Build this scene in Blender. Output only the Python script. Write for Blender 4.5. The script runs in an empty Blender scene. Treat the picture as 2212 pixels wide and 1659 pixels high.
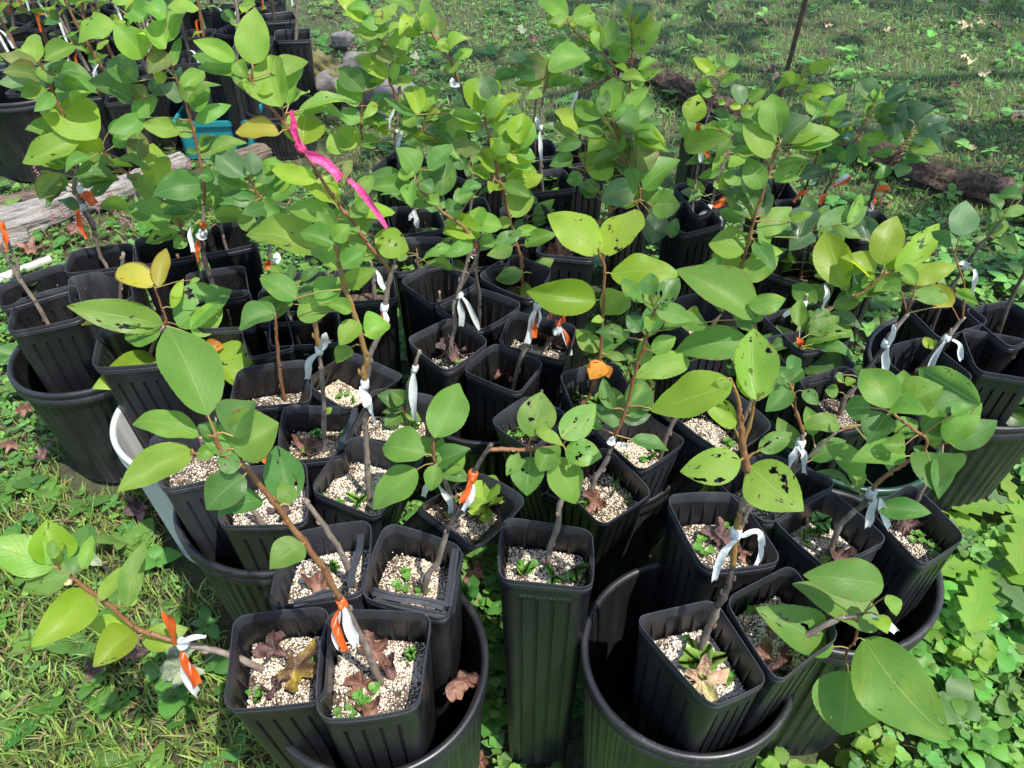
import bpy, math, random
import numpy as np
from mathutils import Vector, Matrix

# ---------------------------------------------------------------- camera, sky, sun, exposure
SC = bpy.context.scene
COL = SC.collection
PITCH = math.radians(41.0)
CAM_H = 1.10
FPX = 1660.0                      # focal length in pixels of a 2212 px wide picture
cam_d = bpy.data.cameras.new("camera")
cam_d.sensor_width = 36.0
cam_d.lens = FPX / 2212 * 36.0
cam_d.clip_start = 0.02
cam_d.clip_end = 200
cam = bpy.data.objects.new("camera", cam_d)
COL.objects.link(cam)
cam.location = (0, 0, CAM_H)
cam.rotation_euler = (math.pi / 2 - PITCH, 0, 0)
SC.camera = cam

SUN_DIR = Vector((0.38, -0.36, 1.0)).normalized()     # towards the sun
SUN_EL = math.asin(SUN_DIR.z)
SUN_AZ = math.atan2(SUN_DIR.x, SUN_DIR.y)
world = bpy.data.worlds.new("World")
SC.world = world
world.use_nodes = True
wn = world.node_tree
bg = wn.nodes["Background"]
sky = wn.nodes.new("ShaderNodeTexSky")
sky.sky_type = 'NISHITA'
sky.sun_disc = False
sky.sun_elevation = SUN_EL
sky.sun_rotation = SUN_AZ
wn.links.new(sky.outputs[0], bg.inputs[0])
bg.inputs[1].default_value = 0.15
sun_d = bpy.data.lights.new("sun", 'SUN')
sun_d.energy = 3.4
sun_d.angle = math.radians(0.5)
sun_d.color = (1.0, 0.955, 0.88)
sun = bpy.data.objects.new("sun", sun_d)
COL.objects.link(sun)
sun.rotation_euler = SUN_DIR.to_track_quat('Z', 'Y').to_euler()
SC.view_settings.view_transform = 'Standard'
SC.view_settings.look = 'None'
SC.view_settings.gamma = 1.0
SC.view_settings.exposure = 1.18
SC.cycles.max_bounces = 6
SC.cycles.transparent_max_bounces = 10

# ---------------------------------------------------------------- picture <-> place
FWD = Vector((0, math.cos(PITCH), -math.sin(PITCH)))
UPV = Vector((0, math.sin(PITCH), math.cos(PITCH)))
RGT = Vector((1, 0, 0))
CAM = Vector((0, 0, CAM_H))
K = 1350 / 2212 * 2212 / 4032

def TP(tile, x, y):
    """pixel of study tile 1..9 -> pixel of the 2212 px wide picture"""
    if tile == 0:
        return (x, y)
    i = tile - 1
    s = 2212 / 4032
    return ((i % 3) * 1340 * s + x * K, (i // 3) * 1000 * s + y * K)

def ray(p):
    return (FWD + RGT * ((p[0] - 1106) / FPX) - UPV * ((p[1] - 829.5) / FPX))

def at_z(p, z):
    r = ray(p)
    t = (z - CAM_H) / r.z
    return CAM + r * t

def at_y(p, y):
    r = ray(p)
    return CAM + r * (y / r.y)

def at_plane(p, o, n):
    r = ray(p)
    d = n.dot(r)
    if abs(d) < 1e-4:
        return None
    t = n.dot(o - CAM) / d
    return CAM + r * t

def proj(v):
    d = v - CAM
    z = d.dot(FWD)
    return Vector((1106 + FPX * d.dot(RGT) / z, 829.5 - FPX * d.dot(UPV) / z))

def gz(x, y):
    """height of the ground: nearly level, dipping towards the viewer's feet"""
    t = max(0.0, min(1.0, (0.86 - y) / 0.55))
    return -0.20 * t * t * (3 - 2 * t)

# ---------------------------------------------------------------- materials
def srgb(h):
    h = h.lstrip('#')
    out = []
    for i in (0, 2, 4):
        c = int(h[i:i + 2], 16) / 255
        out.append(c / 12.92 if c <= 0.04045 else ((c + 0.055) / 1.055) ** 2.4)
    return (*out, 1)

class NT:
    def __init__(s, name):
        s.m = bpy.data.materials.new(name)
        s.m.use_nodes = True
        s.t = s.m.node_tree
        s.p = s.t.nodes["Principled BSDF"]
        s.out = s.t.nodes["Material Output"]
    def n(s, typ, **kw):
        nd = s.t.nodes.new(typ)
        for k, v in kw.items():
            setattr(nd, k, v)
        return nd
    def l(s, a, b):
        s.t.links.new(a, b)
    def sock(s, v, inp):
        if isinstance(v, bpy.types.NodeSocket):
            s.l(v, inp)
        else:
            inp.default_value = v
    def math(s, op, a, b=0.0, clamp=False):
        nd = s.n("ShaderNodeMath", operation=op, use_clamp=clamp)
        s.sock(a, nd.inputs[0]); s.sock(b, nd.inputs[1])
        return nd.outputs[0]
    def mix(s, f, a, b, blend='MIX'):
        nd = s.n("ShaderNodeMix", data_type='RGBA', blend_type=blend)
        s.sock(f, nd.inputs[0]); s.sock(a, nd.inputs[6]); s.sock(b, nd.inputs[7])
        return nd.outputs[2]
    def noise(s, vec, scale, detail=3, rough=0.55, dim='3D'):
        nd = s.n("ShaderNodeTexNoise", noise_dimensions=dim)
        nd.inputs["Scale"].default_value = scale
        nd.inputs["Detail"].default_value = detail
        nd.inputs["Roughness"].default_value = rough
        if vec is not None:
            s.l(vec, nd.inputs["Vector"])
        return nd.outputs[0]
    def ramp(s, f, stops):
        nd = s.n("ShaderNodeValToRGB")
        s.l(f, nd.inputs[0])
        e = nd.color_ramp.elements
        while len(e) > 1:
            e.remove(e[-1])
        e[0].position, e[0].color = stops[0]
        for pos, c in stops[1:]:
            x = e.new(pos); x.color = c
        return nd.outputs[0]
    def bump(s, h, strength=0.3, dist=0.01):
        nd = s.n("ShaderNodeBump")
        nd.inputs["Strength"].default_value = strength
        nd.inputs["Distance"].default_value = dist
        s.l(h, nd.inputs["Height"])
        s.l(nd.outputs[0], s.p.inputs["Normal"])
        return nd.outputs[0]
    def coord(s, which="Object"):
        return s.n("ShaderNodeTexCoord").outputs[which]

G = lambda v: (v, v, v, 1)

def leaf_material(name, base, light, rough=0.38, holes=False, trans=0.48, edge=None):
    s = NT(name)
    uv = s.coord("UV")
    sep = s.n("ShaderNodeSeparateXYZ"); s.l(uv, sep.inputs[0])
    u, v = sep.outputs[0], sep.outputs[1]
    rnd = s.n("ShaderNodeObjectInfo").outputs["Random"]
    c = s.math('ABSOLUTE', s.math('SUBTRACT', u, 0.5))
    # lateral veins curve towards the tip
    q = s.math('SUBTRACT', v, s.math('MULTIPLY', s.math('POWER', c, 0.8), 0.62))
    w = s.math('ABSOLUTE', s.math('SINE', s.math('MULTIPLY', q, 33.0)))
    vein = s.math('SUBTRACT', 1.0, s.math('MULTIPLY', w, 8.0), True)
    mid = s.math('SUBTRACT', 1.0, s.math('MULTIPLY', c, 52.0), True)
    off = s.n("ShaderNodeVectorMath", operation='ADD')
    sc = s.n("ShaderNodeVectorMath", operation='SCALE')
    s.l(uv, off.inputs[0])
    cmb = s.n("ShaderNodeCombineXYZ")
    s.l(s.math('MULTIPLY', rnd, 57.0), cmb.inputs[0]); s.l(s.math('MULTIPLY', rnd, 31.0), cmb.inputs[1])
    s.l(cmb.outputs[0], off.inputs[1])
    p = off.outputs[0]
    mott = s.noise(p, 2.6, 4)
    spots = s.noise(p, 13, 2)
    col = s.mix(s.math('MULTIPLY', s.math('SUBTRACT', mott, 0.36), 2.2, True), base, light)
    hsv = s.n("ShaderNodeHueSaturation")
    s.l(col, hsv.inputs["Color"])
    s.l(s.math('ADD', 0.487, s.math('MULTIPLY', rnd, 0.028)), hsv.inputs["Hue"])
    s.l(s.math('ADD', 0.82, s.math('MULTIPLY', s.math('FRACT', s.math('MULTIPLY', rnd, 7.3)), 0.36)), hsv.inputs["Value"])
    col = hsv.outputs[0]
    vc = s.mix(0.55, light, (0.42, 0.46, 0.16, 1))
    col = s.mix(s.math('MULTIPLY', vein, 0.15), col, vc)
    col = s.mix(s.math('MULTIPLY', mid, 0.75), col, vc)
    spotm = s.math('MULTIPLY', s.math('SUBTRACT', spots, 0.74), 22.0, True)
    col = s.mix(s.math('MULTIPLY', spotm, 0.75), col, (0.05, 0.028, 0.012, 1))
    old = s.math('GREATER_THAN', s.math('FRACT', s.math('MULTIPLY', rnd, 13.7)), 0.68)
    brown = s.math('MULTIPLY', s.math('MULTIPLY', s.math('SUBTRACT', s.math('ADD', s.math('MULTIPLY', c, 1.0), s.math('MULTIPLY', spots, 0.45)), 0.69), 14.0, True), old)
    col = s.mix(s.math('MULTIPLY', brown, 0.8), col, (0.17, 0.10, 0.03, 1))
    yel = s.math('MULTIPLY', s.math('MULTIPLY', s.math('SUBTRACT', mott, 0.5), 3.0, True), s.math('GREATER_THAN', s.math('FRACT', s.math('MULTIPLY', rnd, 29.3)), 0.6))
    col = s.mix(s.math('MULTIPLY', yel, 0.45), col, (0.30, 0.33, 0.035, 1))
    if edge:
        em = s.math('MULTIPLY', s.math('SUBTRACT', s.math('ADD', c, s.math('MULTIPLY', mott, 0.25)), 0.52), 9.0, True)
        col = s.mix(em, col, edge)
    alpha = None
    if holes:
        h1 = s.noise(p, 4.6, 3, 0.55)
        wide = s.noise(p, 1.7, 1)
        val = s.math('ADD', h1, s.math('MULTIPLY', s.math('SUBTRACT', wide, 0.5), 0.45))
        alpha = s.math('GREATER_THAN', 0.665, val)
        rim = s.math('MULTIPLY', s.math('SUBTRACT', val, 0.635), 34.0, True)
        col = s.mix(s.math('MULTIPLY', rim, 0.8), col, (0.09, 0.05, 0.02, 1))
    s.l(col, s.p.inputs["Base Color"])
    s.l(s.math('ADD', rough - 0.16, s.math('ADD', s.math('MULTIPLY', s.noise(p, 5, 3), 0.30), s.math('MULTIPLY', s.math('FRACT', s.math('MULTIPLY', rnd, 17.0)), 0.16))), s.p.inputs["Roughness"])
    s.p.inputs["Specular IOR Level"].default_value = 0.42
    hgt = s.math('SUBTRACT', s.math('MULTIPLY', s.noise(p, 7, 3), 0.6),
                 s.math('ADD', s.math('MULTIPLY', vein, 0.34), s.math('MULTIPLY', mid, 0.45)))
    s.bump(hgt, 0.42, 0.0022)
    tr = s.n("ShaderNodeBsdfTranslucent")
    hs2 = s.n("ShaderNodeHueSaturation")
    s.l(col, hs2.inputs["Color"])
    hs2.inputs["Hue"].default_value = 0.482
    hs2.inputs["Saturation"].default_value = 1.05
    hs2.inputs["Value"].default_value = 2.25
    s.l(hs2.outputs[0], tr.inputs[0])
    mx = s.n("ShaderNodeMixShader")
    mx.inputs[0].default_value = trans
    s.l(s.p.outputs[0], mx.inputs[1]); s.l(tr.outputs[0], mx.inputs[2])
    fin = mx.outputs[0]
    if alpha is not None:
        tp = s.n("ShaderNodeBsdfTransparent")
        m2 = s.n("ShaderNodeMixShader")
        s.l(alpha, m2.inputs[0]); s.l(tp.outputs[0], m2.inputs[1]); s.l(fin, m2.inputs[2])
        fin = m2.outputs[0]
    s.l(fin, s.out.inputs[0])
    return s.m

LC = {  # base, light, roughness
    'y': ((0.200, 0.312, 0.026, 1), (0.250, 0.352, 0.036, 1), .44, None),
    'l': ((0.152, 0.282, 0.036, 1), (0.200, 0.325, 0.050, 1), .48, None),
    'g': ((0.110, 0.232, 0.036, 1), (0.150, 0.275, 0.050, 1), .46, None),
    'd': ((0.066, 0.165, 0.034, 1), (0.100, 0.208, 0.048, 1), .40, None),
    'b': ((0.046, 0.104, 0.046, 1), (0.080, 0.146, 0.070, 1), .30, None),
    'p': ((0.095, 0.170, 0.070, 1), (0.130, 0.215, 0.090, 1), .42, None),
    'u': ((0.110, 0.155, 0.034, 1), (0.150, 0.180, 0.044, 1), .50, (0.16, 0.10, 0.04, 1)),
    'Y': ((0.370, 0.330, 0.034, 1), (0.320, 0.340, 0.050, 1), .48, (0.12, 0.05, 0.015, 1)),
    'O': ((0.520, 0.210, 0.022, 1), (0.600, 0.300, 0.030, 1), .48, (0.16, 0.06, 0.015, 1)),
}
LM = {}
for k_, (b_, l_, r_, e_) in LC.items():
    LM[k_] = leaf_material("leaf_" + {'y': 'lime', 'l': 'light', 'g': 'green', 'd': 'dark', 'b': 'bluish', 'p': 'pale', 'u': 'olive', 'Y': 'yellow', 'O': 'orange'}[k_], b_, l_, r_, edge=e_)
    LM[k_ + 'h'] = leaf_material("eaten_leaf_" + k_, b_, l_, r_, holes=True, edge=e_)

def simple(name, col, rough=0.6, noise_scale=None, col2=None, bump=0.0, bump_scale=60, trans=0.0):
    s = NT(name)
    o = s.coord("Object")
    c = col
    if noise_scale:
        c = s.mix(s.math('MULTIPLY', s.math('SUBTRACT', s.noise(o, noise_scale, 5), 0.35), 3.3, True), col, col2)
        s.l(c, s.p.inputs["Base Color"])
    else:
        s.p.inputs["Base Color"].default_value = col
    s.p.inputs["Roughness"].default_value = rough
    if bump:
        s.bump(s.noise(o, bump_scale, 4), bump, 0.004)
    if trans:
        tr = s.n("ShaderNodeBsdfTranslucent")
        s.sock(c, tr.inputs[0])
        mx = s.n("ShaderNodeMixShader"); mx.inputs[0].default_value = trans
        s.l(s.p.outputs[0], mx.inputs[1]); s.l(tr.outputs[0], mx.inputs[2]); s.l(mx.outputs[0], s.out.inputs[0])
    return s.m

def plastic(name, col, dustcol, dust=0.5, rough=0.36):
    s = NT(name)
    o = s.coord("Object")
    rnd = s.n("ShaderNodeObjectInfo").outputs["Random"]
    off = s.n("ShaderNodeVectorMath", operation='ADD')
    s.l(o, off.inputs[0])
    cmb = s.n("ShaderNodeCombineXYZ"); s.l(s.math('MULTIPLY', rnd, 9.0), cmb.inputs[0]); s.l(s.math('MULTIPLY', rnd, 5.0), cmb.inputs[1])
    s.l(cmb.outputs[0], off.inputs[1])
    p = off.outputs[0]
    st = s.n("ShaderNodeMapping"); st.inputs["Scale"].default_value = (1, 1, 0.25); s.l(p, st.inputs[0])
    film = s.math('MULTIPLY', s.math('SUBTRACT', s.noise(st.outputs[0], 26, 6, 0.7), 0.42), 2.6, True)
    patch = s.math('MULTIPLY', s.math('SUBTRACT', s.noise(p, 7, 3), 0.40), 3.0, True)
    speck = s.math('MULTIPLY', s.math('SUBTRACT', s.noise(p, 420, 1), 0.70), 14.0, True)
    vz = s.n("ShaderNodeSeparateXYZ"); s.l(o, vz.inputs[0])
    low = s.math('SUBTRACT', 1.0, s.math('MULTIPLY', vz.outputs[2], 4.2), True)
    f = s.math('MULTIPLY', s.math('MULTIPLY', film, s.math('ADD', patch, s.math('MULTIPLY', low, 0.7))), dust, True)
    c = s.mix(f, col, dustcol)
    c = s.mix(s.math('MULTIPLY', s.math('MULTIPLY', speck, patch), 0.55), c, (0.30, 0.29, 0.27, 1))
    s.l(c, s.p.inputs["Base Color"])
    s.l(s.math('ADD', rough, s.math('MULTIPLY', film, 0.22)), s.p.inputs["Roughness"])
    s.bump(s.noise(p, 90, 3), 0.08, 0.002)
    return s.m

M_POT = plastic("black_pot_plastic", (0.0080, 0.0085, 0.0098, 1), (0.066, 0.064, 0.060, 1), 0.55, 0.33)
M_POT2 = plastic("faded_pot_plastic", (0.018, 0.0195, 0.024, 1), (0.085, 0.085, 0.084, 1), 0.55, 0.42)
M_BUCKET = plastic("black_bucket_plastic", (0.010, 0.0105, 0.012, 1), (0.085, 0.080, 0.070, 1), 0.50, 0.33)
M_GREENB = plastic("green_bucket_plastic", (0.014, 0.045, 0.032, 1), (0.06, 0.075, 0.06, 1), 0.3, 0.3)
M_WHITEB = plastic("pale_bucket_plastic", (0.42, 0.44, 0.42, 1), (0.17, 0.18, 0.14, 1), 0.75, 0.4)
M_TEAL = plastic("teal_tub_plastic", (0.012, 0.190, 0.215, 1), (0.05, 0.2, 0.2, 1), 0.2, 0.42)
M_WHITEPIPE = simple("white_pipe", (0.60, 0.60, 0.57, 1), 0.5, 9, (0.30, 0.28, 0.22, 1))
M_STRIP = plastic("glint_and_scuff_pot_plastic", (0.020, 0.021, 0.025, 1), (0.12, 0.12, 0.12, 1), 0.55, 0.40)  # pot rims and torn strips: sun glint painted as lighter grey, plus wear
M_LIP = plastic("glint_and_scuff_bucket_plastic", (0.013, 0.0135, 0.016, 1), (0.11, 0.108, 0.10, 1), 0.6, 0.36)  # bucket lips: paler tone holds painted sun glint along with scuffs
M_LETTER = simple("embossed_plastic", (0.030, 0.031, 0.033, 1), 0.35)

def bark(name, a, b, scale=90):
    s = NT(name)
    o = s.coord("Object")
    st = s.n("ShaderNodeMapping"); st.inputs["Scale"].default_value = (1, 1, 0.5); s.l(o, st.inputs[0])
    n = s.noise(st.outputs[0], scale, 5, 0.65)
    c = s.mix(s.math('MULTIPLY', s.math('SUBTRACT', n, 0.38), 3.6, True), a, b)
    len_ = s.math('MULTIPLY', s.math('SUBTRACT', s.noise(o, 380, 1), 0.68), 14.0, True)
    c = s.mix(s.math('MULTIPLY', len_, 0.5), c, (0.40, 0.34, 0.27, 1))
    s.l(c, s.p.inputs["Base Color"])
    s.p.inputs["Roughness"].default_value = 0.62
    s.bump(n, 0.5, 0.003)
    return s.m

M_BARK = bark("grey_brown_bark", (0.115, 0.088, 0.068, 1), (0.225, 0.180, 0.140, 1))
M_DBARK = bark("dark_bark", (0.040, 0.031, 0.026, 1), (0.090, 0.072, 0.060, 1))
M_TWIG = bark("red_brown_twig", (0.150, 0.060, 0.022, 1), (0.205, 0.100, 0.040, 1))
M_MUST = bark("mustard_twig", (0.230, 0.118, 0.026, 1), (0.200, 0.125, 0.045, 1))
BARKS = {'k': M_BARK, 'D': M_DBARK, 't': M_TWIG, 'm': M_MUST}
M_CUT = simple("cut_wood", (0.36, 0.24, 0.15, 1), 0.8, 150, (0.20, 0.12, 0.08, 1))
M_PET = simple("petiole_skin", (0.20, 0.22, 0.045, 1), 0.45, 30, (0.24, 0.10, 0.04, 1))
TAPES = {
    'w': simple("white_tape", (0.70, 0.72, 0.70, 1), 0.45, 70, (0.60, 0.62, 0.58, 1), 0.25, 120, 0.2),
    'o': simple("orange_tape", (0.72, 0.135, 0.022, 1), 0.42, 60, (0.60, 0.10, 0.018, 1), 0.25, 120, 0.25),
    'q': simple("grey_white_tape", (0.40, 0.43, 0.39, 1), 0.5, 60, (0.52, 0.54, 0.50, 1), 0.25, 120, 0.2),
    'k': simple("pink_tape", (0.95, 0.115, 0.36, 1), 0.35, 45, (0.90, 0.060, 0.26, 1), 0.8, 150, 0.45),
}

def soil_mat():
    s = NT("potting_mix_soil")
    o = s.coord("Object")
    n = s.noise(o, 170, 4, 0.7)
    c = s.mix(s.math('MULTIPLY', s.math('SUBTRACT', n, 0.4), 4.0, True), (0.034, 0.023, 0.016, 1), (0.170, 0.120, 0.082, 1))
    s.l(c, s.p.inputs["Base Color"])
    s.p.inputs["Roughness"].default_value = 0.9
    s.bump(n, 0.9, 0.006)
    return s.m
M_SOIL = soil_mat()

def attr_mat(name, rough=0.6, trans=0.0, spec=0.4, nscale=None):
    s = NT(name)
    a = s.n("ShaderNodeAttribute", attribute_name="tint").outputs["Color"]
    if nscale:
        o = s.coord("Object")
        a = s.mix(s.math('MULTIPLY', s.noise(o, nscale, 4), 0.7), a, s.mix(1.0, a, (0.35, 0.32, 0.30, 1), 'MULTIPLY'))
    s.l(a, s.p.inputs["Base Color"])
    s.p.inputs["Roughness"].default_value = rough
    s.p.inputs["Specular IOR Level"].default_value = spec
    if trans:
        tr = s.n("ShaderNodeBsdfTranslucent")
        g = s.n("ShaderNodeHueSaturation"); g.inputs["Value"].default_value = 1.7; g.inputs["Hue"].default_value = 0.48
        s.l(a, g.inputs["Color"]); s.l(g.outputs[0], tr.inputs[0])
        mx = s.n("ShaderNodeMixShader"); mx.inputs[0].default_value = trans
        s.l(s.p.outputs[0], mx.inputs[1]); s.l(tr.outputs[0], mx.inputs[2]); s.l(mx.outputs[0], s.out.inputs[0])
    return s.m
M_PERL = attr_mat("perlite_grains", 0.85)
M_COVER = attr_mat("ground_plants", 0.5, 0.3, 0.35)
M_WEED = attr_mat("weed_leaves", 0.45, 0.3, 0.4)

def dead_leaf_mat(name, a, b, c3):
    s = NT(name)
    o = s.coord("Object")
    n = s.noise(o, 28, 5, 0.65)
    c = s.ramp(n, [(0.36, a), (0.52, b), (0.66, c3)])
    s.l(c, s.p.inputs["Base Color"])
    s.p.inputs["Roughness"].default_value = 0.55
    s.bump(s.noise(o, 170, 4), 0.9, 0.004)
    return s.m
DEAD = {
    'b': dead_leaf_mat("dead_brown_leaf", (0.060, 0.024, 0.014, 1), (0.150, 0.062, 0.036, 1), (0.240, 0.120, 0.075, 1)),
    'r': dead_leaf_mat("dead_reddish_leaf", (0.070, 0.028, 0.018, 1), (0.170, 0.078, 0.048, 1), (0.260, 0.140, 0.092, 1)),
    'v': dead_leaf_mat("dead_purplish_leaf", (0.035, 0.018, 0.016, 1), (0.095, 0.048, 0.042, 1), (0.170, 0.090, 0.075, 1)),
    'y': dead_leaf_mat("dead_yellow_leaf", (0.050, 0.026, 0.012, 1), (0.120, 0.070, 0.025, 1), (0.340, 0.250, 0.025, 1)),
    'p': dead_leaf_mat("pale_fallen_leaf", (0.300, 0.220, 0.120, 1), (0.370, 0.340, 0.190, 1), (0.340, 0.370, 0.200, 1)),
    't': dead_leaf_mat("tan_fallen_leaf", (0.300, 0.170, 0.110, 1), (0.430, 0.290, 0.190, 1), (0.330, 0.350, 0.130, 1)),
    'g': dead_leaf_mat("grey_green_fallen_leaf", (0.120, 0.150, 0.085, 1), (0.200, 0.240, 0.140, 1), (0.250, 0.270, 0.170, 1)),
}

# ---------------------------------------------------------------- objects and meshes
def mesh_obj(name, verts, faces, mat, parent=None, uvs=None, smooth=True, tint=None, matidx=None, sharp=None):
    me = bpy.data.meshes.new(name)
    me.from_pydata([tuple(v) for v in verts], [], faces)
    mats = mat if isinstance(mat, (list, tuple)) else [mat]
    for m in mats:
        me.materials.append(m)
    if matidx is not None:
        me.polygons.foreach_set("material_index", matidx)
    if smooth:
        me.polygons.foreach_set("use_smooth", [True] * len(me.polygons))
    if uvs is not None:
        ul = me.uv_layers.new(name="UVMap")
        li = np.empty(len(me.loops), dtype=np.int32)
        me.loops.foreach_get("vertex_index", li)
        ul.data.foreach_set("uv", np.asarray(uvs, dtype=np.float32)[li].ravel())
    if tint is not None:
        a = me.attributes.new("tint", 'FLOAT_COLOR', 'POINT')
        a.data.foreach_set("color", np.asarray(tint, dtype=np.float32).ravel())
    me.update()
    if sharp:
        me.set_sharp_from_angle(angle=sharp)
    o = bpy.data.objects.new(name, me)
    COL.objects.link(o)
    if parent is not None:
        o.parent = parent
    return o

def np_mesh(name, V, F, mat, tint, parent=None, smooth=False):
    """V (n,3), F (m,3) triangles, tint (n,4)"""
    me = bpy.data.meshes.new(name)
    V = np.asarray(V, dtype=np.float32); F = np.asarray(F, dtype=np.int32)
    me.vertices.add(len(V)); me.vertices.foreach_set("co", V.ravel())
    me.loops.add(F.size); me.loops.foreach_set("vertex_index", F.ravel())
    me.polygons.add(len(F))
    me.polygons.foreach_set("loop_start", np.arange(0, F.size, 3, dtype=np.int32))
    me.polygons.foreach_set("loop_total", np.full(len(F), 3, dtype=np.int32))
    if smooth:
        me.polygons.foreach_set("use_smooth", np.ones(len(F), dtype=bool))
    a = me.attributes.new("tint", 'FLOAT_COLOR', 'POINT')
    a.data.foreach_set("color", np.asarray(tint, dtype=np.float32).ravel())
    me.materials.append(mat)
    me.update(calc_edges=True)
    o = bpy.data.objects.new(name, me)
    COL.objects.link(o)
    if parent is not None:
        o.parent = parent
    return o

def tag(o, label, cat, group=None, kind=None):
    if label: o["label"] = label
    if cat: o["category"] = cat
    if group: o["group"] = group
    if kind: o["kind"] = kind
    return o

def thing(name, loc, label, cat, group=None):
    o = bpy.data.objects.new(name, None)
    o.empty_display_size = 0.03
    COL.objects.link(o)
    o.location = loc
    return tag(o, label, cat, group)

def to_local(pts, org):
    return [Vector(p) - org for p in pts]

def tube(pts, radii, n=8, cap=True):
    """closed tapered tube through pts; returns verts, faces"""
    V, F = [], []
    m = len(pts)
    prev = None
    for i, p in enumerate(pts):
        d = (pts[min(i + 1, m - 1)] - pts[max(i - 1, 0)])
        if d.length < 1e-9: d = Vector((0, 0, 1))
        d.normalize()
        if prev is None:
            a = d.orthogonal().normalized()
        else:
            a = (prev - d * prev.dot(d))
            a = a.normalized() if a.length > 1e-6 else d.orthogonal().normalized()
        prev = a
        b = d.cross(a)
        for k in range(n):
            t = 2 * math.pi * k / n
            V.append(p + (a * math.cos(t) + b * math.sin(t)) * radii[i])
    for i in range(m - 1):
        for k in range(n):
            F.append((i * n + k, i * n + (k + 1) % n, (i + 1) * n + (k + 1) % n, (i + 1) * n + k))
    if cap:
        F.append(tuple(range(n))[::-1])
        F.append(tuple((m - 1) * n + k for k in range(n)))
    return V, F

def smooth_path(pts, sub=4):
    out = []
    m = len(pts)
    if m < 3:
        sub_ = sub * 2
        for i in range(m - 1):
            for s in range(sub_):
                out.append(pts[i].lerp(pts[i + 1], s / sub_))
        out.append(pts[-1]); return out
    for i in range(m - 1):
        p0 = pts[max(i - 1, 0)]; p1 = pts[i]; p2 = pts[i + 1]; p3 = pts[min(i + 2, m - 1)]
        for s in range(sub):
            t = s / sub
            out.append(0.5 * ((2 * p1) + (p2 - p0) * t + (2 * p0 - 5 * p1 + 4 * p2 - p3) * t * t + (3 * p1 - p0 - 3 * p2 + p3) * t ** 3))
    out.append(pts[-1].copy())
    return out

# ---------------------------------------------------------------- leaf
def leaf_profile(t):
    w = (t ** 0.62) * ((1 - t) ** 0.92) / ((0.4026 ** 0.62) * (0.5974 ** 0.92))
    return w * (1 - 0.35 * max(0.0, t - 0.80) * (1.0 - t) / 0.04 * 0.5)

def leaf_geo(Pb, Pt, w, N, rng, bow=0.08, fold=0.25, nu=14, serr=0.03):
    """blade from base Pb to tip Pt, width w, facing N. returns verts, faces, uvs"""
    L = Pt - Pb
    ln = max(L.length, 1e-4)
    Ld = L / ln
    S = N.cross(Ld).normalized()
    N = Ld.cross(S).normalized()
    xs = (-1, -.62, -.28, 0, .28, .62, 1)
    V, F, UV = [], [], []
    ph = rng.uniform(0, 6.28); amp = rng.uniform(0.015, 0.055) * ln
    curl = rng.uniform(-0.3, 1.1)
    twist = rng.uniform(-0.6, 0.6)
    side = rng.uniform(-0.05, 0.05) * ln
    sk = rng.uniform(-0.10, 0.10)
    for i in range(nu + 1):
        t = i / nu
        hw = 0.5 * w * leaf_profile(min(max(t, 0.0), 1.0))
        if 0 < i < nu and serr:
            hw *= 1 + (serr if i % 2 else -serr) * 0.6
        if i == 0: hw = 0.02 * w
        c = Pb + Ld * (ln * t) + N * (bow * ln * 4 * t * (1 - t)) + S * (side * 4 * t * (1 - t))
        # droop of the last part of the tip
        c = c - N * (curl * 0.12 * ln * max(0, t - 0.55) ** 2 * 4)
        ft = fold * (0.5 + 0.5 * math.sin(math.pi * min(1, t * 1.1)))
        a = twist * (t - 0.5)
        Sr = S * math.cos(a) + N * math.sin(a)
        Nr = N * math.cos(a) - S * math.sin(a)
        for x in xs:
            ax = abs(x)
            y = x * hw * (1 + sk * x)
            z = ft * ax ** 1.5 * hw + amp * math.sin(ph + t * 11 + (1.5 if x > 0 else 0)) * ax ** 2 * (hw / (0.5 * w + 1e-9))
            V.append(c + Sr * y + Nr * z)
            UV.append((0.5 + 0.5 * x, t))
    k = len(xs)
    for i in range(nu):
        for j in range(k - 1):
            F.append((i * k + j, i * k + j + 1, (i + 1) * k + j + 1, (i + 1) * k + j))
    return V, F, UV
# ---------------------------------------------------------------- pots
def rounded_square(ng=4, depth=0.0, r=0.26, narc=4):
    """loop of (u, v, groove) points of a rounded unit square, grooves pushed in by depth"""
    pts = []
    flat = 1 - r
    for s in range(4):
        side = []
        xs = [-flat]
        cs = [(-flat + 2 * flat * (i + 0.5) / ng) for i in range(ng)]
        for c in cs:
            for dx, g in ((-.045, 0), (-.03, 1), (.03, 1), (.045, 0)):
                side.append((c + dx, 1.0, g))
        side = [(-flat, 1.0, 0)] + side + [(flat, 1.0, 0)]
        for i in range(1, narc):
            a = math.pi / 2 * i / narc
            side.append((flat + r * math.sin(a), flat + r * math.cos(a), 0))
        for (x, y, g) in side:
            pts.append(_rot(x, y - depth * g, s))
    return pts

def _rot(x, y, s):
    for _ in range(s):
        x, y = y, -x
    return (x, y)

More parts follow.
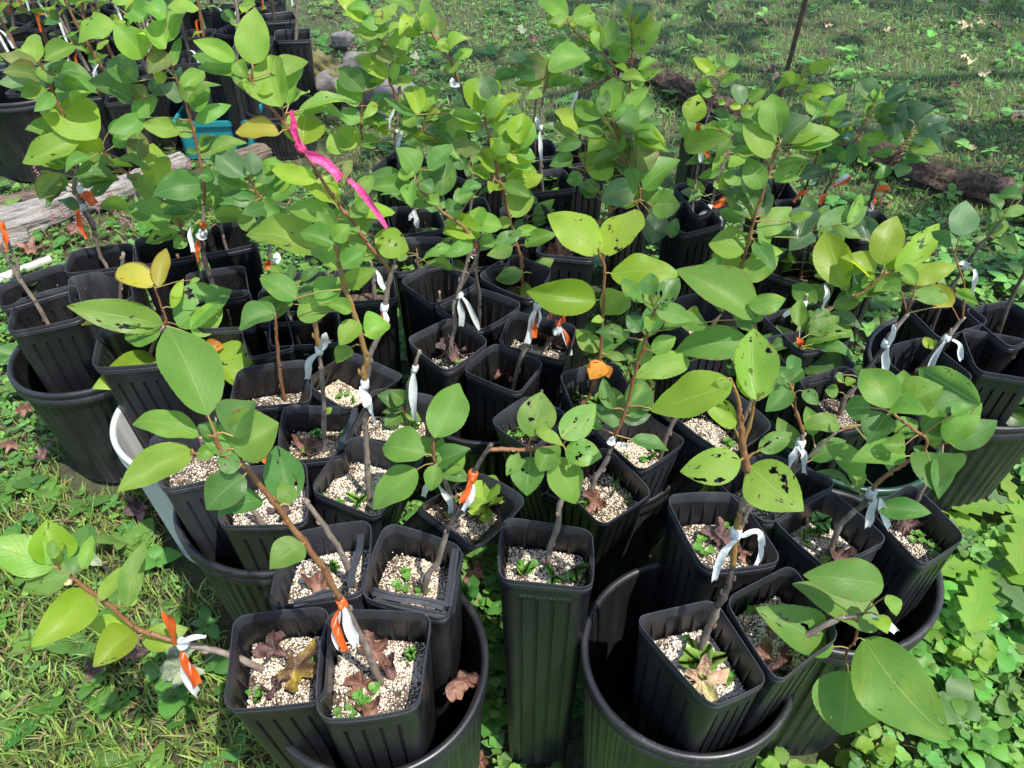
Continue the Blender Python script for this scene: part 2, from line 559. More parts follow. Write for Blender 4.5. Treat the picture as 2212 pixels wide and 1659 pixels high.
class PotMap:
    def __init__(s, rim, bottom, rng, bulge=0.05):
        s.rim, s.bot = rim, bottom
        s.b = [rng.uniform(-bulge * .4, bulge) for _ in range(4)]
    def pt(s, u, v, t):
        c = [s.bot[i].lerp(s.rim[i], t) for i in range(4)]
        if t > 0.5:
            k = (t - 0.5) * 2
            e = (1 - min(1, u * u))
            f = (1 - min(1, v * v))
            v = v * (1 + k * e * (s.b[0] if v > 0 else s.b[1]))
            u = u * (1 + k * f * (s.b[2] if u > 0 else s.b[3]))
        a, b = (u + 1) / 2, (v + 1) / 2
        return (c[0] * (1 - a) * (1 - b) + c[1] * a * (1 - b) + c[2] * a * b + c[3] * (1 - a) * b)

def pot_mesh(pm, soil_t, org, H):
    V, F = [], []
    def ring(t, sc, dep):
        i0 = len(V)
        for (u, v) in rounded_square(depth=dep):
            V.append(pm.pt(u * sc, v * sc, t) - org)
        return i0
    n = len(rounded_square())
    lip = 0.0135 / H
    specs = [(0.0, .90, 0), (0.004, .97, 0), (0.02, 1.0, .07), (0.5, 1.0, .07), (1 - 0.037 / H, 1.0, .07), (1 - 0.033 / H, 1.0, 0),
             (1 - lip - .008, 1.0, 0), (1 - lip - .003, 1.012, 0), (1 - lip, 1.025, 0), (1 - lip * .55, 1.027, 0), (1 - lip * .50, 1.016, 0), (1 - lip * .40, 1.016, 0), (1 - lip * .35, 1.028, 0), (1 - .004, 1.030, 0), (1.0, 1.024, 0),
             (1.0, 1.002, 0), (1 - .004, .990, 0), (1 - lip, .978, 0), (1 - 0.018 / H, .972, 0), (1 - 0.034 / H, .970, .070), ((soil_t + 1) / 2 - 0.06, .965, .075), (max(soil_t - 0.10, .05), .955, .075)]
    rings = [ring(*sp) for sp in specs]
    MI = []
    for q, (a, b) in enumerate(zip(rings, rings[1:])):
        for k in range(n):
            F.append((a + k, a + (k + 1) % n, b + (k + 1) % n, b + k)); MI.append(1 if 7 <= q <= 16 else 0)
    F.append(tuple(rings[0] + k for k in range(n))[::-1]); MI.append(0)
    return V, F, MI

def soil_mesh(pm, t, org, rng, hill):
    V, F = [], []
    nr, ns = 7, 28
    for i in range(nr + 1):
        r = i / nr
        for k in range(ns):
            a = 2 * math.pi * k / ns
            u, v = math.cos(a), math.sin(a)
            m = max(abs(u), abs(v)); q = 0.93 * r / (0.35 * 1 + 0.65 * m) if m else 0
            p = pm.pt(u * q, v * q, t) - org
            p.z += hill * (1 - r * r) + rng.uniform(-.0016, .0016)
            V.append(p)
    for i in range(nr):
        for k in range(ns):
            F.append((i * ns + k, i * ns + (k + 1) % ns, (i + 1) * ns + (k + 1) % ns, (i + 1) * ns + k))
    return V, F

_ICO_V = None
def ico():
    global _ICO_V
    if _ICO_V is None:
        g = (1 + 5 ** .5) / 2
        v = np.array([(-1, g, 0), (1, g, 0), (-1, -g, 0), (1, -g, 0), (0, -1, g), (0, 1, g), (0, -1, -g), (0, 1, -g), (g, 0, -1), (g, 0, 1), (-g, 0, -1), (-g, 0, 1)], float)
        v /= np.linalg.norm(v[0])
        f = np.array([(0, 11, 5), (0, 5, 1), (0, 1, 7), (0, 7, 10), (0, 10, 11), (1, 5, 9), (5, 11, 4), (11, 10, 2), (10, 7, 6), (7, 1, 8), (3, 9, 4), (3, 4, 2), (3, 2, 6), (3, 6, 8), (3, 8, 9), (4, 9, 5), (2, 4, 11), (6, 2, 10), (8, 6, 7), (9, 8, 1)], int)
        _ICO_V = (v, f)
    return _ICO_V

def perlite_mesh(pm, t, org, rng, n, hill, warm, parent):
    v0, f0 = ico()
    VV, FF, TT = [], [], []
    nr = np.random.RandomState(rng.randrange(1 << 30))
    cx, cy = rng.uniform(-.4, .4), rng.uniform(-.2, .5)
    cnt = 0
    tries = 0
    while cnt < n and tries < n * 6:
        tries += 1
        u, v = nr.uniform(-.9, .9, 2)
        d = math.hypot(u - cx, v - cy)
        clump = 0.5 + 0.5 * math.sin(u * 5.1 + cx * 9) * math.sin(v * 4.3 + cy * 7)
        if nr.rand() > max(0.12, 1.15 - d * .50) * (0.18 + 1.1 * clump): continue
        p = pm.pt(u, v, t) - org
        s = min(0.0018, 0.0006 + abs(nr.normal(0, .00042)))
        p.z += hill * (1 - min(1, u * u + v * v)) + s * nr.uniform(.2, .9)
        jit = v0 * (1 + nr.uniform(-.28, .28, v0.shape))
        a = nr.uniform(0, 6.28); ca, sa = math.cos(a), math.sin(a)
        x = jit[:, 0] * ca - jit[:, 1] * sa; y = jit[:, 0] * sa + jit[:, 1] * ca
        q = np.stack([x, y, jit[:, 2] * .8], 1) * s * nr.uniform(.8, 1.25, 3) + np.array(p)
        FF.append(f0 + len(v0) * cnt); VV.append(q)
        r = nr.rand()
        if r < .82:
            b = nr.uniform(.46, .66); w = warm * nr.uniform(.4, 1.2)
            c = (b, b * (1 - .15 * w), b * (1 - .38 * w), 1)
        elif r < .94:
            c = (.34, .24, .15, 1)
        else:
            c = (.10, .055, .035, 1)
        TT.append(np.tile(c, (len(v0), 1)))
        cnt += 1
    if not cnt: return None
    o = np_mesh("perlite", np.concatenate(VV), np.concatenate(FF), M_PERL, np.concatenate(TT), parent, smooth=False)
    o["kind"] = "stuff"
    return o

# ---------------------------------------------------------------- small plants, dead leaves
def fan(center, N, X, outline, cup, V, F, T, col, rng):
    """flat leaf from a polar outline [(x, y)], x along X"""
    N = N.normalized(); X = (X - N * X.dot(N)).normalized(); Y = N.cross(X)
    i0 = len(V)
    V.append(center - N * 0.0); T.append(col)
    m = len(outline)
    for (x, y) in outline:
        r2 = x * x + y * y
        V.append(center + X * x + Y * y + N * (cup * (abs(y)) ** 1.2)); T.append(tuple(c * rng.uniform(.9, 1.1) for c in col[:3]) + (1,))
    for k in range(m - 1):
        F.append((i0, i0 + 1 + k, i0 + 2 + k))

def leaflet_outline(L, W, kind='oval', n=9):
    pts = []
    for i in range(n + 1):
        t = i / n
        if kind == 'oval': w = math.sin(math.pi * min(1, t ** .85)) ** .7
        elif kind == 'round': w = math.sin(math.pi * min(1, t)) ** .55
        elif kind == 'serr': w = leaf_profile(t) * (1 + (.16 if i % 2 else -.10))
        elif kind == 'lob': w = (0.35 + .65 * t) * (1 + (.42 if i % 2 else -.36)) * (1 - max(0, t - .8) * 3.5)
        elif kind == 'heart': w = (1 - (t - .3) ** 2 * 1.9) * math.sin(math.pi * min(1, t * .93 + .07)) ** .5
        pts.append((L * t, .5 * W * w))
    return pts + [(x, -y) for x, y in pts[::-1]]

WC = {'c': (0.13, 0.30, 0.045, 1), 'm': (0.13, 0.33, 0.06, 1), 'r': (0.25, 0.44, 0.08, 1), 'e': (0.22, 0.36, 0.045, 1), 'l': (0.16, 0.36, 0.06, 1), 'g': (0.08, 0.19, 0.04, 1)}
def weed_geo(kind, pos, size, rng):
    V, F, T = [], [], []
    base = WC[kind]
    def col():
        k = rng.uniform(.6, 1.0)
        return (base[0] * k * rng.uniform(.85, 1.15), base[1] * k, base[2] * k, 1)
    def one(az, el, L, W, shape, start, nn=9):
        d = Vector((math.cos(az) * math.cos(el), math.sin(az) * math.cos(el), math.sin(el)))
        N = Vector((-math.cos(az) * math.sin(el), -math.sin(az) * math.sin(el), math.cos(el))) + Vector((rng.uniform(-.25, .25), rng.uniform(-.25, .25), 0))
        fan(start, N, d, leaflet_outline(L, W, shape, nn), rng.uniform(.1, .45), V, F, T, col(), rng)
    def stem(a, b, r=.0006):
        vv, ff = tube([a, b], [r, r], 4, False)
        i0 = len(V)
        V.extend(vv); F.extend([(i0 + f[0], i0 + f[1], i0 + f[2]) for f in ff]); F.extend([(i0 + f[0], i0 + f[2], i0 + f[3]) for f in ff])
        T.extend([(0.16, 0.22, 0.06, 1)] * len(vv))
    up = Vector((0, 0, 1))
    if kind == 'c':
        for h in range(rng.choice((3, 4))):
            a0 = rng.uniform(0, 6.28)
            top = pos + Vector((math.cos(a0), math.sin(a0), 0)) * size * .38 + up * size * rng.uniform(.2, .5)
            stem(pos, top)
            for j in range(3):
                one(a0 + j * 2.09, rng.uniform(.0, .35), size * .36, size * .36, 'heart', top)
    elif kind == 'm':
        for h in range(3):
            top = pos + up * size * (.12 + .28 * h)
            stem(pos, top)
            for j in range(4 if h == 2 else 2):
                one(h * 1.57 + j * (1.57 if h == 2 else 3.14) + .4, rng.uniform(.05, .4), size * (.52 - .06 * h), size * .38, 'serr', top, 10)
    elif kind == 'r':
        for j in range(7):
            one(j * .9 + rng.uniform(-.2, .2), rng.uniform(.05, .40), size * rng.uniform(.42, .62), size * .34, 'oval', pos + up * .003)
    elif kind == 'e':
        for j in range(15):
            one(j * 2.4, rng.uniform(.25, 1.1), size * rng.uniform(.38, .62), size * .30, 'lob', pos + up * size * rng.uniform(0, .22), 10)
    elif kind == 'l':
        for j in range(3):
            one(rng.uniform(0, 6.28), rng.uniform(.2, .9), size * rng.uniform(.5, .9), size * .42, 'oval', pos + up * .003)
    elif kind == 'g':
        for j in range(7):
            one(rng.uniform(0, 6.28), rng.uniform(.9, 1.45), size * rng.uniform(.6, 1.1), size * .05, 'oval', pos)
    return V, F, T

def dead_leaf_geo(r, rng, crumple=0.5, lobes=5, teeth=True):
    """maple-like outline, local, lying in xy; stalk along -x"""
    V, F = [], []
    ns, nr = 40, 6
    ph = [rng.uniform(0, 6.28) for _ in range(4)]
    V.append(Vector((0, 0, 0)))
    for i in range(1, nr + 1):
        for k in range(ns):
            a = 2 * math.pi * k / ns
            if lobes >= 5:
                lob = 0.46 + 0.54 * abs(math.cos(a * 2.5)) ** 2.0 * (1 + .22 * math.sin(a * 2 + ph[0]))
                lob *= 1.0 - 0.50 * max(0, -math.cos(a)) ** 2
                if teeth: lob *= 1 + 0.10 * math.sin(a * 15) + .07 * math.sin(a * 23 + ph[1])
            elif lobes == 3:
                lob = 0.55 + 0.45 * abs(math.cos(a * 1.5)) ** 1.4
            else:
                lob = 0.55 + 0.45 * math.cos(a) ** 2 * (1 if abs(math.cos(a)) > .2 else .9)
            q = r * lob * i / nr
            x, y = q * math.cos(a), q * math.sin(a)
            d = i / nr
            z = crumple * r * (0.30 * math.sin(3.1 * x / r + ph[0]) * d + 0.26 * math.sin(4.3 * y / r + ph[1]) * d + 0.10 * math.sin(9 * (x + y) / r + ph[2]) * d + .16 * (y / r) ** 2 * 3) + r * d * (.20 * abs(math.sin(a * 2.5)) ** .8 + .06 * math.sin(a * 11 + ph[3])) * (.6 + .5 * crumple)
            V.append(Vector((x, y, z)))
    for k in range(ns):
        F.append((0, 1 + k, 1 + (k + 1) % ns))
    for i in range(nr - 1):
        for k in range(ns):
            a, b = 1 + i * ns, 1 + (i + 1) * ns
            F.append((a + k, b + k, b + (k + 1) % ns, a + (k + 1) % ns))
    tv, tf = tube(smooth_path([Vector((-r * .1, 0, 0)), Vector((-r * .7, r * .1, r * .1)), Vector((-r * 1.15, r * .05, r * .25))], 3), [r * .022] * 7, 5)
    i0 = len(V)
    V += tv; F += [tuple(i0 + q for q in f) for f in tf]
    return V, F

def orient(V, pos, N, az):
    N = N.normalized()
    X = Vector((math.cos(az), math.sin(az), 0)); X = (X - N * X.dot(N)).normalized(); Y = N.cross(X)
    return [X * v.x + Y * v.y + N * v.z for v in V]

def fallen_leaf(pos, r, kind, label, seed, crumple=.5, lobes=5, tilt=(0, 0, 1), group=None, az=None):
    rng = random.Random(seed)
    V, F = dead_leaf_geo(r, rng, crumple, lobes)
    V = orient(V, None, Vector(tilt), rng.uniform(0, 6.28) if az is None else az)
    zmin = min(v.z for v in V)
    o = mesh_obj("fallen_leaf", V, F, DEAD[kind])
    o.location = Vector(pos) + Vector((0, 0, max(0.0, -zmin * .6)))
    tag(o, label, "leaf", group)
    return o

# ---------------------------------------------------------------- plants
def nearest_on(paths, p):
    best = None
    for path in paths:
        for a, b in zip(path, path[1:]):
            ab = b - a
            l2 = ab.length_squared
            t = 0 if l2 < 1e-12 else max(0, min(1, (p - a).dot(ab) / l2))
            q = a + ab * t
            d = (q - p).length
            if best is None or d < best[0]:
                best = (d, q)
    return best

def parse_px(tokens, tile=None):
    pts = []
    i = 0
    while i < len(tokens):
        if tokens[i].startswith('T'):
            tile = int(tokens[i][1:]); i += 1
        else:
            pts.append(TP(tile, float(tokens[i]), float(tokens[i + 1]))); i += 2
    return pts

WARN = []
class Plant:
    def __init__(s, root, org, base, yplane, seed):
        s.root, s.org, s.base, s.yp = root, org, base, yplane
        s.paths = []
        s.rng = random.Random(seed)
        s.lean = 0.0
    def pt(s, px):
        # vertical plane through the base, facing the camera, optionally leaning
        n = Vector((0, 1, -s.lean))
        return at_plane(px, s.base, n.normalized())
    def stem(s, name, code, r0, r1, pxs, first=None, cut=False):
        pts = [s.pt(p) for p in pxs]
        if first is not None:
            pts[0] = first
        elif s.paths:
            d, q = nearest_on(s.paths, pts[0])
            if d < 0.03: pts[0] = q
        P = smooth_path(pts, 4)
        m = len(P)
        rad = []
        for i in range(m):
            t = i / (m - 1)
            r = .68 * (r0 * (1 - t) + r1 * t) / 1000
            if i % 5 == 3: r *= 1.16
            r *= s.rng.uniform(.95, 1.05)
            rad.append(r)
        P = [p + Vector((s.rng.uniform(-1, 1), s.rng.uniform(-1, 1), 0)) * .0007 if 0 < i < m - 1 else p for i, p in enumerate(P)]
        V, F = tube([p - s.org for p in P], rad, 9)
        cutf = len(F) - 1
        s.buds(V, F, P, rad)
        o = mesh_obj(name, V, F, [BARKS[code], M_CUT], s.root, matidx=[1 if (cut and q == cutf) else 0 for q in range(len(F))])
        s.paths.append(P)
        return o
    def buds(s, V, F, P, rad):
        rng = s.rng
        acc = 0; side = 0
        for i in range(1, len(P) - 1):
            acc += (P[i] - P[i - 1]).length
            if acc > .018 + rng.uniform(0, .014):
                acc = 0; side += 1
                d = (P[i + 1] - P[i - 1]).normalized()
                a = d.orthogonal().normalized(); b = d.cross(a)
                an = side * 2.4
                o = (a * math.cos(an) + b * math.sin(an))
                c = P[i] - s.org + o * rad[i] * .75
                k = rad[i]
                tv, tf = tube([c - d * k * .5, c + o * k * .42 + d * k * .2, c + o * k * .55 + d * k * 1.3, c + o * k * .5 + d * k * 2.0], [k * .5, k * .58, k * .36, k * .06], 6)
                i0 = len(V)
                V += tv; F += [tuple(i0 + q for q in f) for f in tf]
    def leaf(s, b, t, wpx, code, tile_scale):
        rng = s.rng
        if len(code) == 1 and code in 'lgdy' and rng.random() < .14: code += 'h'
        Pb = s.pt(b)
        if s.paths:
            d, q = nearest_on(s.paths, Pb)
        else:
            d, q = 0, Pb
        # bring the blade to a slightly different depth so that neighbours do not share one plane
        rr = ray(b)
        shift = rng.uniform(-.012, .010)
        Pb = Pb + rr * shift
        toC = (CAM - Pb).normalized()
        for k in range(8):
            a = rng.uniform(.45, .85)
            N = (toC * a + Vector((0, 0, 1)) * (1 - a) + Vector((rng.gauss(0, .24), rng.gauss(0, .24), rng.gauss(0, .14)))).normalized()
            if N.dot(toC) < .42: continue
            Pt = at_plane(t, Pb, N)
            if Pt is None: continue
            L = (Pt - Pb).length
            flat = (at_plane(t, Pb, toC) - Pb).length
            if L < flat * 1.5 and L < .125: break
        else:
            N = toC; Pt = at_plane(t, Pb, toC)
        L = Pt - Pb
        S = N.cross(L).normalized()
        mid = (Pb + Pt) * .5
        p1, p2 = proj(mid + S * .01), proj(mid - S * .01)
        ax = (proj(Pt) - proj(Pb)).normalized()
        dv = p1 - p2
        perp = abs(dv.x * ax.y - dv.y * ax.x)
        w = 1.02 * wpx * tile_scale / max(perp / .02, 1e-3)
        ratio = w / L.length
        w = min(w, L.length * 1.05)
        fold = rng.choice((.15, .3, .5, .8)) * rng.uniform(.7, 1.3)
        w *= 1 + fold * .22
        nu = 26 if L.length * FPX / (mid - CAM).length > 60 else 12
        V, F, UV = leaf_geo(Pb, Pt, w, N, rng, bow=rng.uniform(.02, .14), fold=fold, nu=nu, serr=.016)
        nb = len(F)
        mats = [LM[code], M_PET]
        if d > .002:
            q2 = q if d < .12 else Pb + (q - Pb) * (.06 / d)
            if d >= .12: WARN.append((s.root.name, round(d, 3), tuple(round(c) for c in b)))
            midp = (Pb + q2) * .5 + Vector((0, 0, .003))
            pv, pf = tube([Pb + L * .02, midp, q2], [.0008, .0008, .0011], 6, False)
            i0 = len(V)
            V += pv; F += [tuple(i0 + k for k in f) for f in pf]; UV += [(.5, .5)] * len(pv)
        o = mesh_obj("leaf", [v - s.org for v in V], F, mats, s.root, uvs=UV, matidx=[0] * nb + [1] * (len(F) - nb))
        return o
    def extra(s, n, codes, lo, hi):
        rng = s.rng
        paths = s.paths[1:] or s.paths
        for i in range(n):
            P = rng.choice(paths)
            p = P[int(len(P) * rng.uniform(.25, .98))]
            az = rng.uniform(-.3, math.pi + .3) if rng.random() < .75 else rng.uniform(0, 6.28)
            d = Vector((math.cos(az), math.sin(az), rng.uniform(-.3, .7))).normalized()
            q = p + d * rng.uniform(.012, .026)
            L = rng.uniform(lo, hi)
            N = (Vector((0, 0, 1)) + (CAM - p).normalized() * rng.uniform(.2, 1.6) + Vector((rng.gauss(0, .35), rng.gauss(0, .35), 0))).normalized()
            d = (d - N * d.dot(N) * rng.uniform(.5, 1)).normalized(); q = p + d * rng.uniform(.012, .026)
            V, F, U = leaf_geo(q, q + d * L, L * rng.uniform(.42, .56), N, rng, bow=rng.uniform(-.04, .22), fold=rng.uniform(.1, .8), nu=10, serr=.012)
            nb = len(F)
            pv, pf = tube([q + d * .001, p], [.0008, .001], 5, False)
            i0 = len(V); V += pv; F += [tuple(i0 + k for k in f) for f in pf]; U += [(.5, .5)] * len(pv)
            mesh_obj("leaf", [v - s.org for v in V], F, [LM[rng.choice(codes) + ('h' if rng.random() < .22 else '')], M_PET], s.root, uvs=U, matidx=[0] * nb + [1] * (len(F) - nb))
    def ribbon(s, code, pxs, wpx, tile_scale, name="ribbon_tail"):
        rng = s.rng
        pts = [s.pt(p) - Vector((0, .006 + .003 * i, 0)) for i, p in enumerate(pxs)]
        P = smooth_path(pts, 5)
        V, F = [], []
        tw0 = rng.uniform(-.5, .5); tw1 = rng.uniform(-.9, .9)
        m = len(P)
        for i, p in enumerate(P):
            d = (P[min(i + 1, m - 1)] - P[max(i - 1, 0)]).normalized()
            toC = (CAM - p).normalized()
            S = toC.cross(d).normalized()
            N = d.cross(S).normalized()
            t = i / (m - 1)
            a = tw0 * (1 - t) + tw1 * t + .55 * math.sin(t * 6.5 + tw1 * 4)
            Sr = S * math.cos(a) + N * math.sin(a)
            Nr = N * math.cos(a) - S * math.sin(a)
            px_m = (p - CAM).dot(FWD) / FPX
            hw = .37 * wpx * tile_scale * px_m * (0.35 + .65 * min(1, t * 3.0)) * (1 - .12 * math.sin(t * 8 + tw0 * 5))
            for x in (-1, -.5, 0, .5, 1):
                V.append(p + Sr * (x * hw) + Nr * (hw * .5 * (x * x) + hw * .12 * math.sin(t * 9 + x * 2)) - s.org)
        for i in range(m - 1):
            for j in range(4):
                F.append((i * 5 + j, i * 5 + j + 1, (i + 1) * 5 + j + 1, (i + 1) * 5 + j))
        return mesh_obj(name, V, F, TAPES[code], s.root)
    def knot(s, code, px, r=.0075):
        r = r * .66
        P0 = s.pt(px)
        d, q = nearest_on(s.paths, P0)
        path = min(s.paths, key=lambda pa: min((p - P0).length for p in pa))
        i = min(range(len(path)), key=lambda j: (path[j] - P0).length)
        dr = (path[min(i + 1, len(path) - 1)] - path[max(i - 1, 0)]).normalized()
        pts = [q + dr * k for k in (-.006, -.004, 0, .004, .006)]
        V, F = tube([p - s.org for p in pts], [r * .88, r, r * 1.02, r, r * .86], 12, True)
        vv, ff = tube([q - s.org + Vector((0, -r, 0)) + dr * k for k in (-.004, 0, .004)], [.0015, .0032, .0015], 7)
        i0 = len(V); V += vv; F += [tuple(i0 + k for k in f) for f in ff]
        return mesh_obj("ribbon_wrap", V, F, TAPES[code], s.root)

def make_text(body, size, extrude, parent, loc, rot, mat):
    cu = bpy.data.curves.new("lettering", 'FONT')
    cu.body = body; cu.size = size; cu.extrude = extrude; cu.align_x = 'CENTER'
    cu.resolution_u = 2
    tmp = bpy.data.objects.new("lettering_curve", cu)
    COL.objects.link(tmp)
    dg = bpy.context.evaluated_depsgraph_get()
    me = bpy.data.meshes.new_from_object(tmp.evaluated_get(dg))
    bpy.data.objects.remove(tmp)
    me.materials.clear(); me.materials.append(mat)
    o = bpy.data.objects.new("lettering", me)
    COL.objects.link(o)
    o.parent = parent
    o.matrix_local = Matrix.Translation(loc) @ rot
    return o

# ---------------------------------------------------------------- buckets
BUCKETS = {}
def make_bucket(key, px, r, rz, mat, label, name="nursery_bucket", ribs=48, base=.84, holes=False):
    c = at_z(px, rz); c.z = gz(c.x, c.y); rz -= c.z
    BUCKETS[key] = (Vector((c.x, c.y, 0)), r, rz)
    root = thing(name, c, label, "bucket", "round buckets that hold the tree pots")
    V, F = [], []
    n = ribs * 4
    rg = random.Random(hash(key) & 255 if False else sum(map(ord, key)))
    e1, e2, a1 = rg.uniform(-.025, .025), rg.uniform(-.02, .02), rg.uniform(0, 6.28)
    def ring(z, q, rib):
        i0 = len(V)
        for k in range(n):
            a = 2 * math.pi * k / n
            rr = q * (1 + e1 * (z / rz) * math.cos(2 * a + a1) + e2 * (z / rz) * math.cos(3 * a))
            if rib and (k % 4) in (1, 2): rr -= rib
            V.append(Vector((rr * math.cos(a), rr * math.sin(a), z)))
        return i0
    def bridge(rs):
        for a, b in zip(rs, rs[1:]):
            for k in range(n):
                F.append((a + k, a + (k + 1) % n, b + (k + 1) % n, b + k))
    rb = r * base
    lip = .028
    R = [ring(0.0, rb * .95, 0), ring(.004, rb, .0), ring(.012, rb, .0022), ring(rz * .5, rb + (r - rb) * .5, .0022), ring(rz - lip - .012, r - .002, .0022), ring(rz - lip - .006, r - .001, 0), ring(rz - lip, r, 0)]
    I = [ring(rz - .004, r - .004, 0), ring(rz * .5, rb + (r - rb) * .5 - .004, .002), ring(.006, rb - .004, 0)]
    bridge(R); bridge(I)
    F.append(tuple(R[0] + k for k in range(n))[::-1]); F.append(tuple(I[-1] + k for k in range(n)))
    mesh_obj("body", V, F, mat, root, sharp=.35)
    V, F = [], []
    prof = [(r - .0045, rz - lip - .002), (r + .004, rz - lip), (r + .0048, rz - lip + .004), (r + .005, rz - lip * .55), (r + .0030, rz - lip * .48), (r + .0030, rz - lip * .40), (r + .0055, rz - lip * .33), (r + .0055, rz - .003), (r + .004, rz), (r - .001, rz), (r - .004, rz - .004), (r - .0045, rz - lip)]
    bridge([ring(z, q, 0) for q, z in prof] )
    mesh_obj("rim", V, F, M_LIP if mat is M_BUCKET else mat, root)
    return root

# ---------------------------------------------------------------- reading the plant table
def build_table(text):
    cur = None
    plant = None
    seed = 100
    sizes = []
    for line in text.splitlines():
        line = line.split('//')[0].strip()
        if not line: continue
        kind, rest = line[0], line[1:].strip()
        if line.startswith('POT'):
            head, label = line[3:].split('#')
            toks = head.split()
            pid = toks[0]
            opts = dict(t.split('=') for t in toks[1:] if '=' in t)
            nums = [t for t in toks[1:] if '=' not in t]
            seed += 17
            rng = random.Random(seed)
            rz = float(opts.get('rim', .365))
            depth = float(opts.get('soil', .045))
            pts = parse_px(nums[1:], int(nums[0]))
            side_target = float(opts.get('side', .099))
            if len(pts) == 1:
                c = at_z(pts[0], rz)
                yaw = math.radians(float(opts.get('yaw', rng.uniform(0, 90))))
                h = side_target / 2
                rim = [c + Vector((math.cos(yaw + a), math.sin(yaw + a), 0)) * h * 1.414 for a in (math.pi / 4 + math.pi, math.pi / 4 + 1.5 * math.pi, math.pi / 4, math.pi / 4 + .5 * math.pi)]
            else:
                rim = [at_z(p, rz) for p in pts]
                c = sum(rim, Vector()) / 4
                area = sum(rim[i].x * rim[(i + 1) % 4].y - rim[(i + 1) % 4].x * rim[i].y for i in range(4))
                if area < 0: rim = [rim[0], rim[3], rim[2], rim[1]]
                # regularise towards a square of the right size
                e = [(rim[i] - c) for i in range(4)]
                ang = sum((math.atan2(e[i].y, e[i].x) - i * math.pi / 2 - math.atan2(e[0].y, e[0].x) + 9 * math.pi) % (2 * math.pi) - math.pi for i in range(4)) / 4 + math.atan2(e[0].y, e[0].x)
                mean = sum(x.length for x in e) / 4
                sizes.append((pid, round(mean * 1.414, 3)))
                reg = float(opts.get('reg', .55))
                tgt = side_target / 1.414
                size = tgt if reg > .3 else max(min(mean, tgt * 1.12), tgt * .9)
                rim2 = []
                for i in range(4):
                    sq = Vector((math.cos(ang + i * math.pi / 2), math.sin(ang + i * math.pi / 2), 0)) * size
                    ev = e[i] * (size / mean if reg > .3 else 1.0)
                    rim2.append(c + ev.lerp(sq, reg))
                rim = rim2
            for p in rim: p.z = rz + rng.uniform(-.0045, .0045)
            bk = opts.get('b')
            bc = Vector((c.x, c.y, 0))
            if bk:
                B, Br, Brz = BUCKETS[bk]
                off = bc - B; off.z = 0
                lim = Br * .84 - .052
                if off.length > lim: off = off.normalized() * lim
                bc = B + off; bc.z = gz(B.x, B.y) + .008
            else:
                bc.z = gz(bc.x, bc.y) + .004
            hb = float(opts.get('foot', .038))
            e0 = rim[0] - c
            yaw = math.atan2(e0.y, e0.x)
            bot = [bc + Vector((math.cos(yaw + i * math.pi / 2), math.sin(yaw + i * math.pi / 2), 0)) * hb * 1.414 for i in range(4)]
            pm = PotMap(rim, bot, rng, .09)
            root = thing("potted_sapling", bc, label.strip(), "potted sapling", "pear saplings in square black tree pots")
            H = rz - bc.z
            soil_t = 1 - depth / H
            V, F, MI = pot_mesh(pm, soil_t, bc, H)
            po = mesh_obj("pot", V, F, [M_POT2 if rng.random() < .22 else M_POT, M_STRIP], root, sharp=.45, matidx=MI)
            hill = rng.uniform(.001, .006)
            sv, sf = soil_mesh(pm, soil_t, bc, rng, hill)
            so = mesh_obj("potting_mix", sv, sf, M_SOIL, root)
            npl = int(int(opts.get('perl', 260)) * 7.5)
            if npl:
                pe = perlite_mesh(pm, soil_t, bc, rng, npl, hill, rng.uniform(.5, 1.2), so)
            for q in range(rng.choice((0, 1, 1)) if int(opts.get('perl', 260)) > 150 else rng.choice((0, 0, 1))):
                wp_ = pm.pt(rng.uniform(-.75, .75), rng.uniform(-.75, .75), soil_t) - bc + Vector((0, 0, hill * .6))
                Vw, Fw, Tw = weed_geo(rng.choice('cccl'), wp_, rng.uniform(.014, .028), rng)
                np_mesh("weed", Vw, Fw, M_WEED, Tw, root)
            if 'text' in opts:
                a, bb = pm.pt(-.9, -1.02, 1 - .026 / H), pm.pt(.9, -1.02, 1 - .026 / H)
                # the face that looks at the camera
                best = None
                for (ua, va, ub, vb) in ((-1, -1, 1, -1), (1, -1, 1, 1), (1, 1, -1, 1), (-1, 1, -1, -1)):
                    A, Bq = pm.pt(ua, va, 1 - .027 / H), pm.pt(ub, vb, 1 - .027 / H)
                    mid = (A + Bq) / 2
                    if best is None or mid.y < best[2].y: best = (A, Bq, mid, (ua + ub) / 2, (va + vb) / 2)
                A, Bq, mid, uu, vv = best
                if A.x > Bq.x: A, Bq = Bq, A
                X = (Bq - A).normalized()
                Z = (pm.pt(uu, vv, 1) - pm.pt(uu, vv, .9)).normalized()
                Yn = Z.cross(X).normalized()
                nrm = -Yn if Yn.y > 0 else Yn
                R = Matrix((X, Z - X * Z.dot(X), nrm)).transposed().to_4x4()
                mid2 = pm.pt(uu * 1.065, vv * 1.065, 1 - .027 / H)
                make_text(opts['text'].replace('_', ' '), .0062, .0004, po, mid2 - bc + nrm * .0002, R, M_LETTER)
            cur = dict(pm=pm, root=root, org=bc, soil_z=rz - depth, c=c, rng=rng, soil_t=soil_t, hill=hill, rz=rz)
            POTS[pid] = cur
            plant = None
            cur['lean'] = float(opts.get('lean', 0))
            continue
        toks = rest.split()
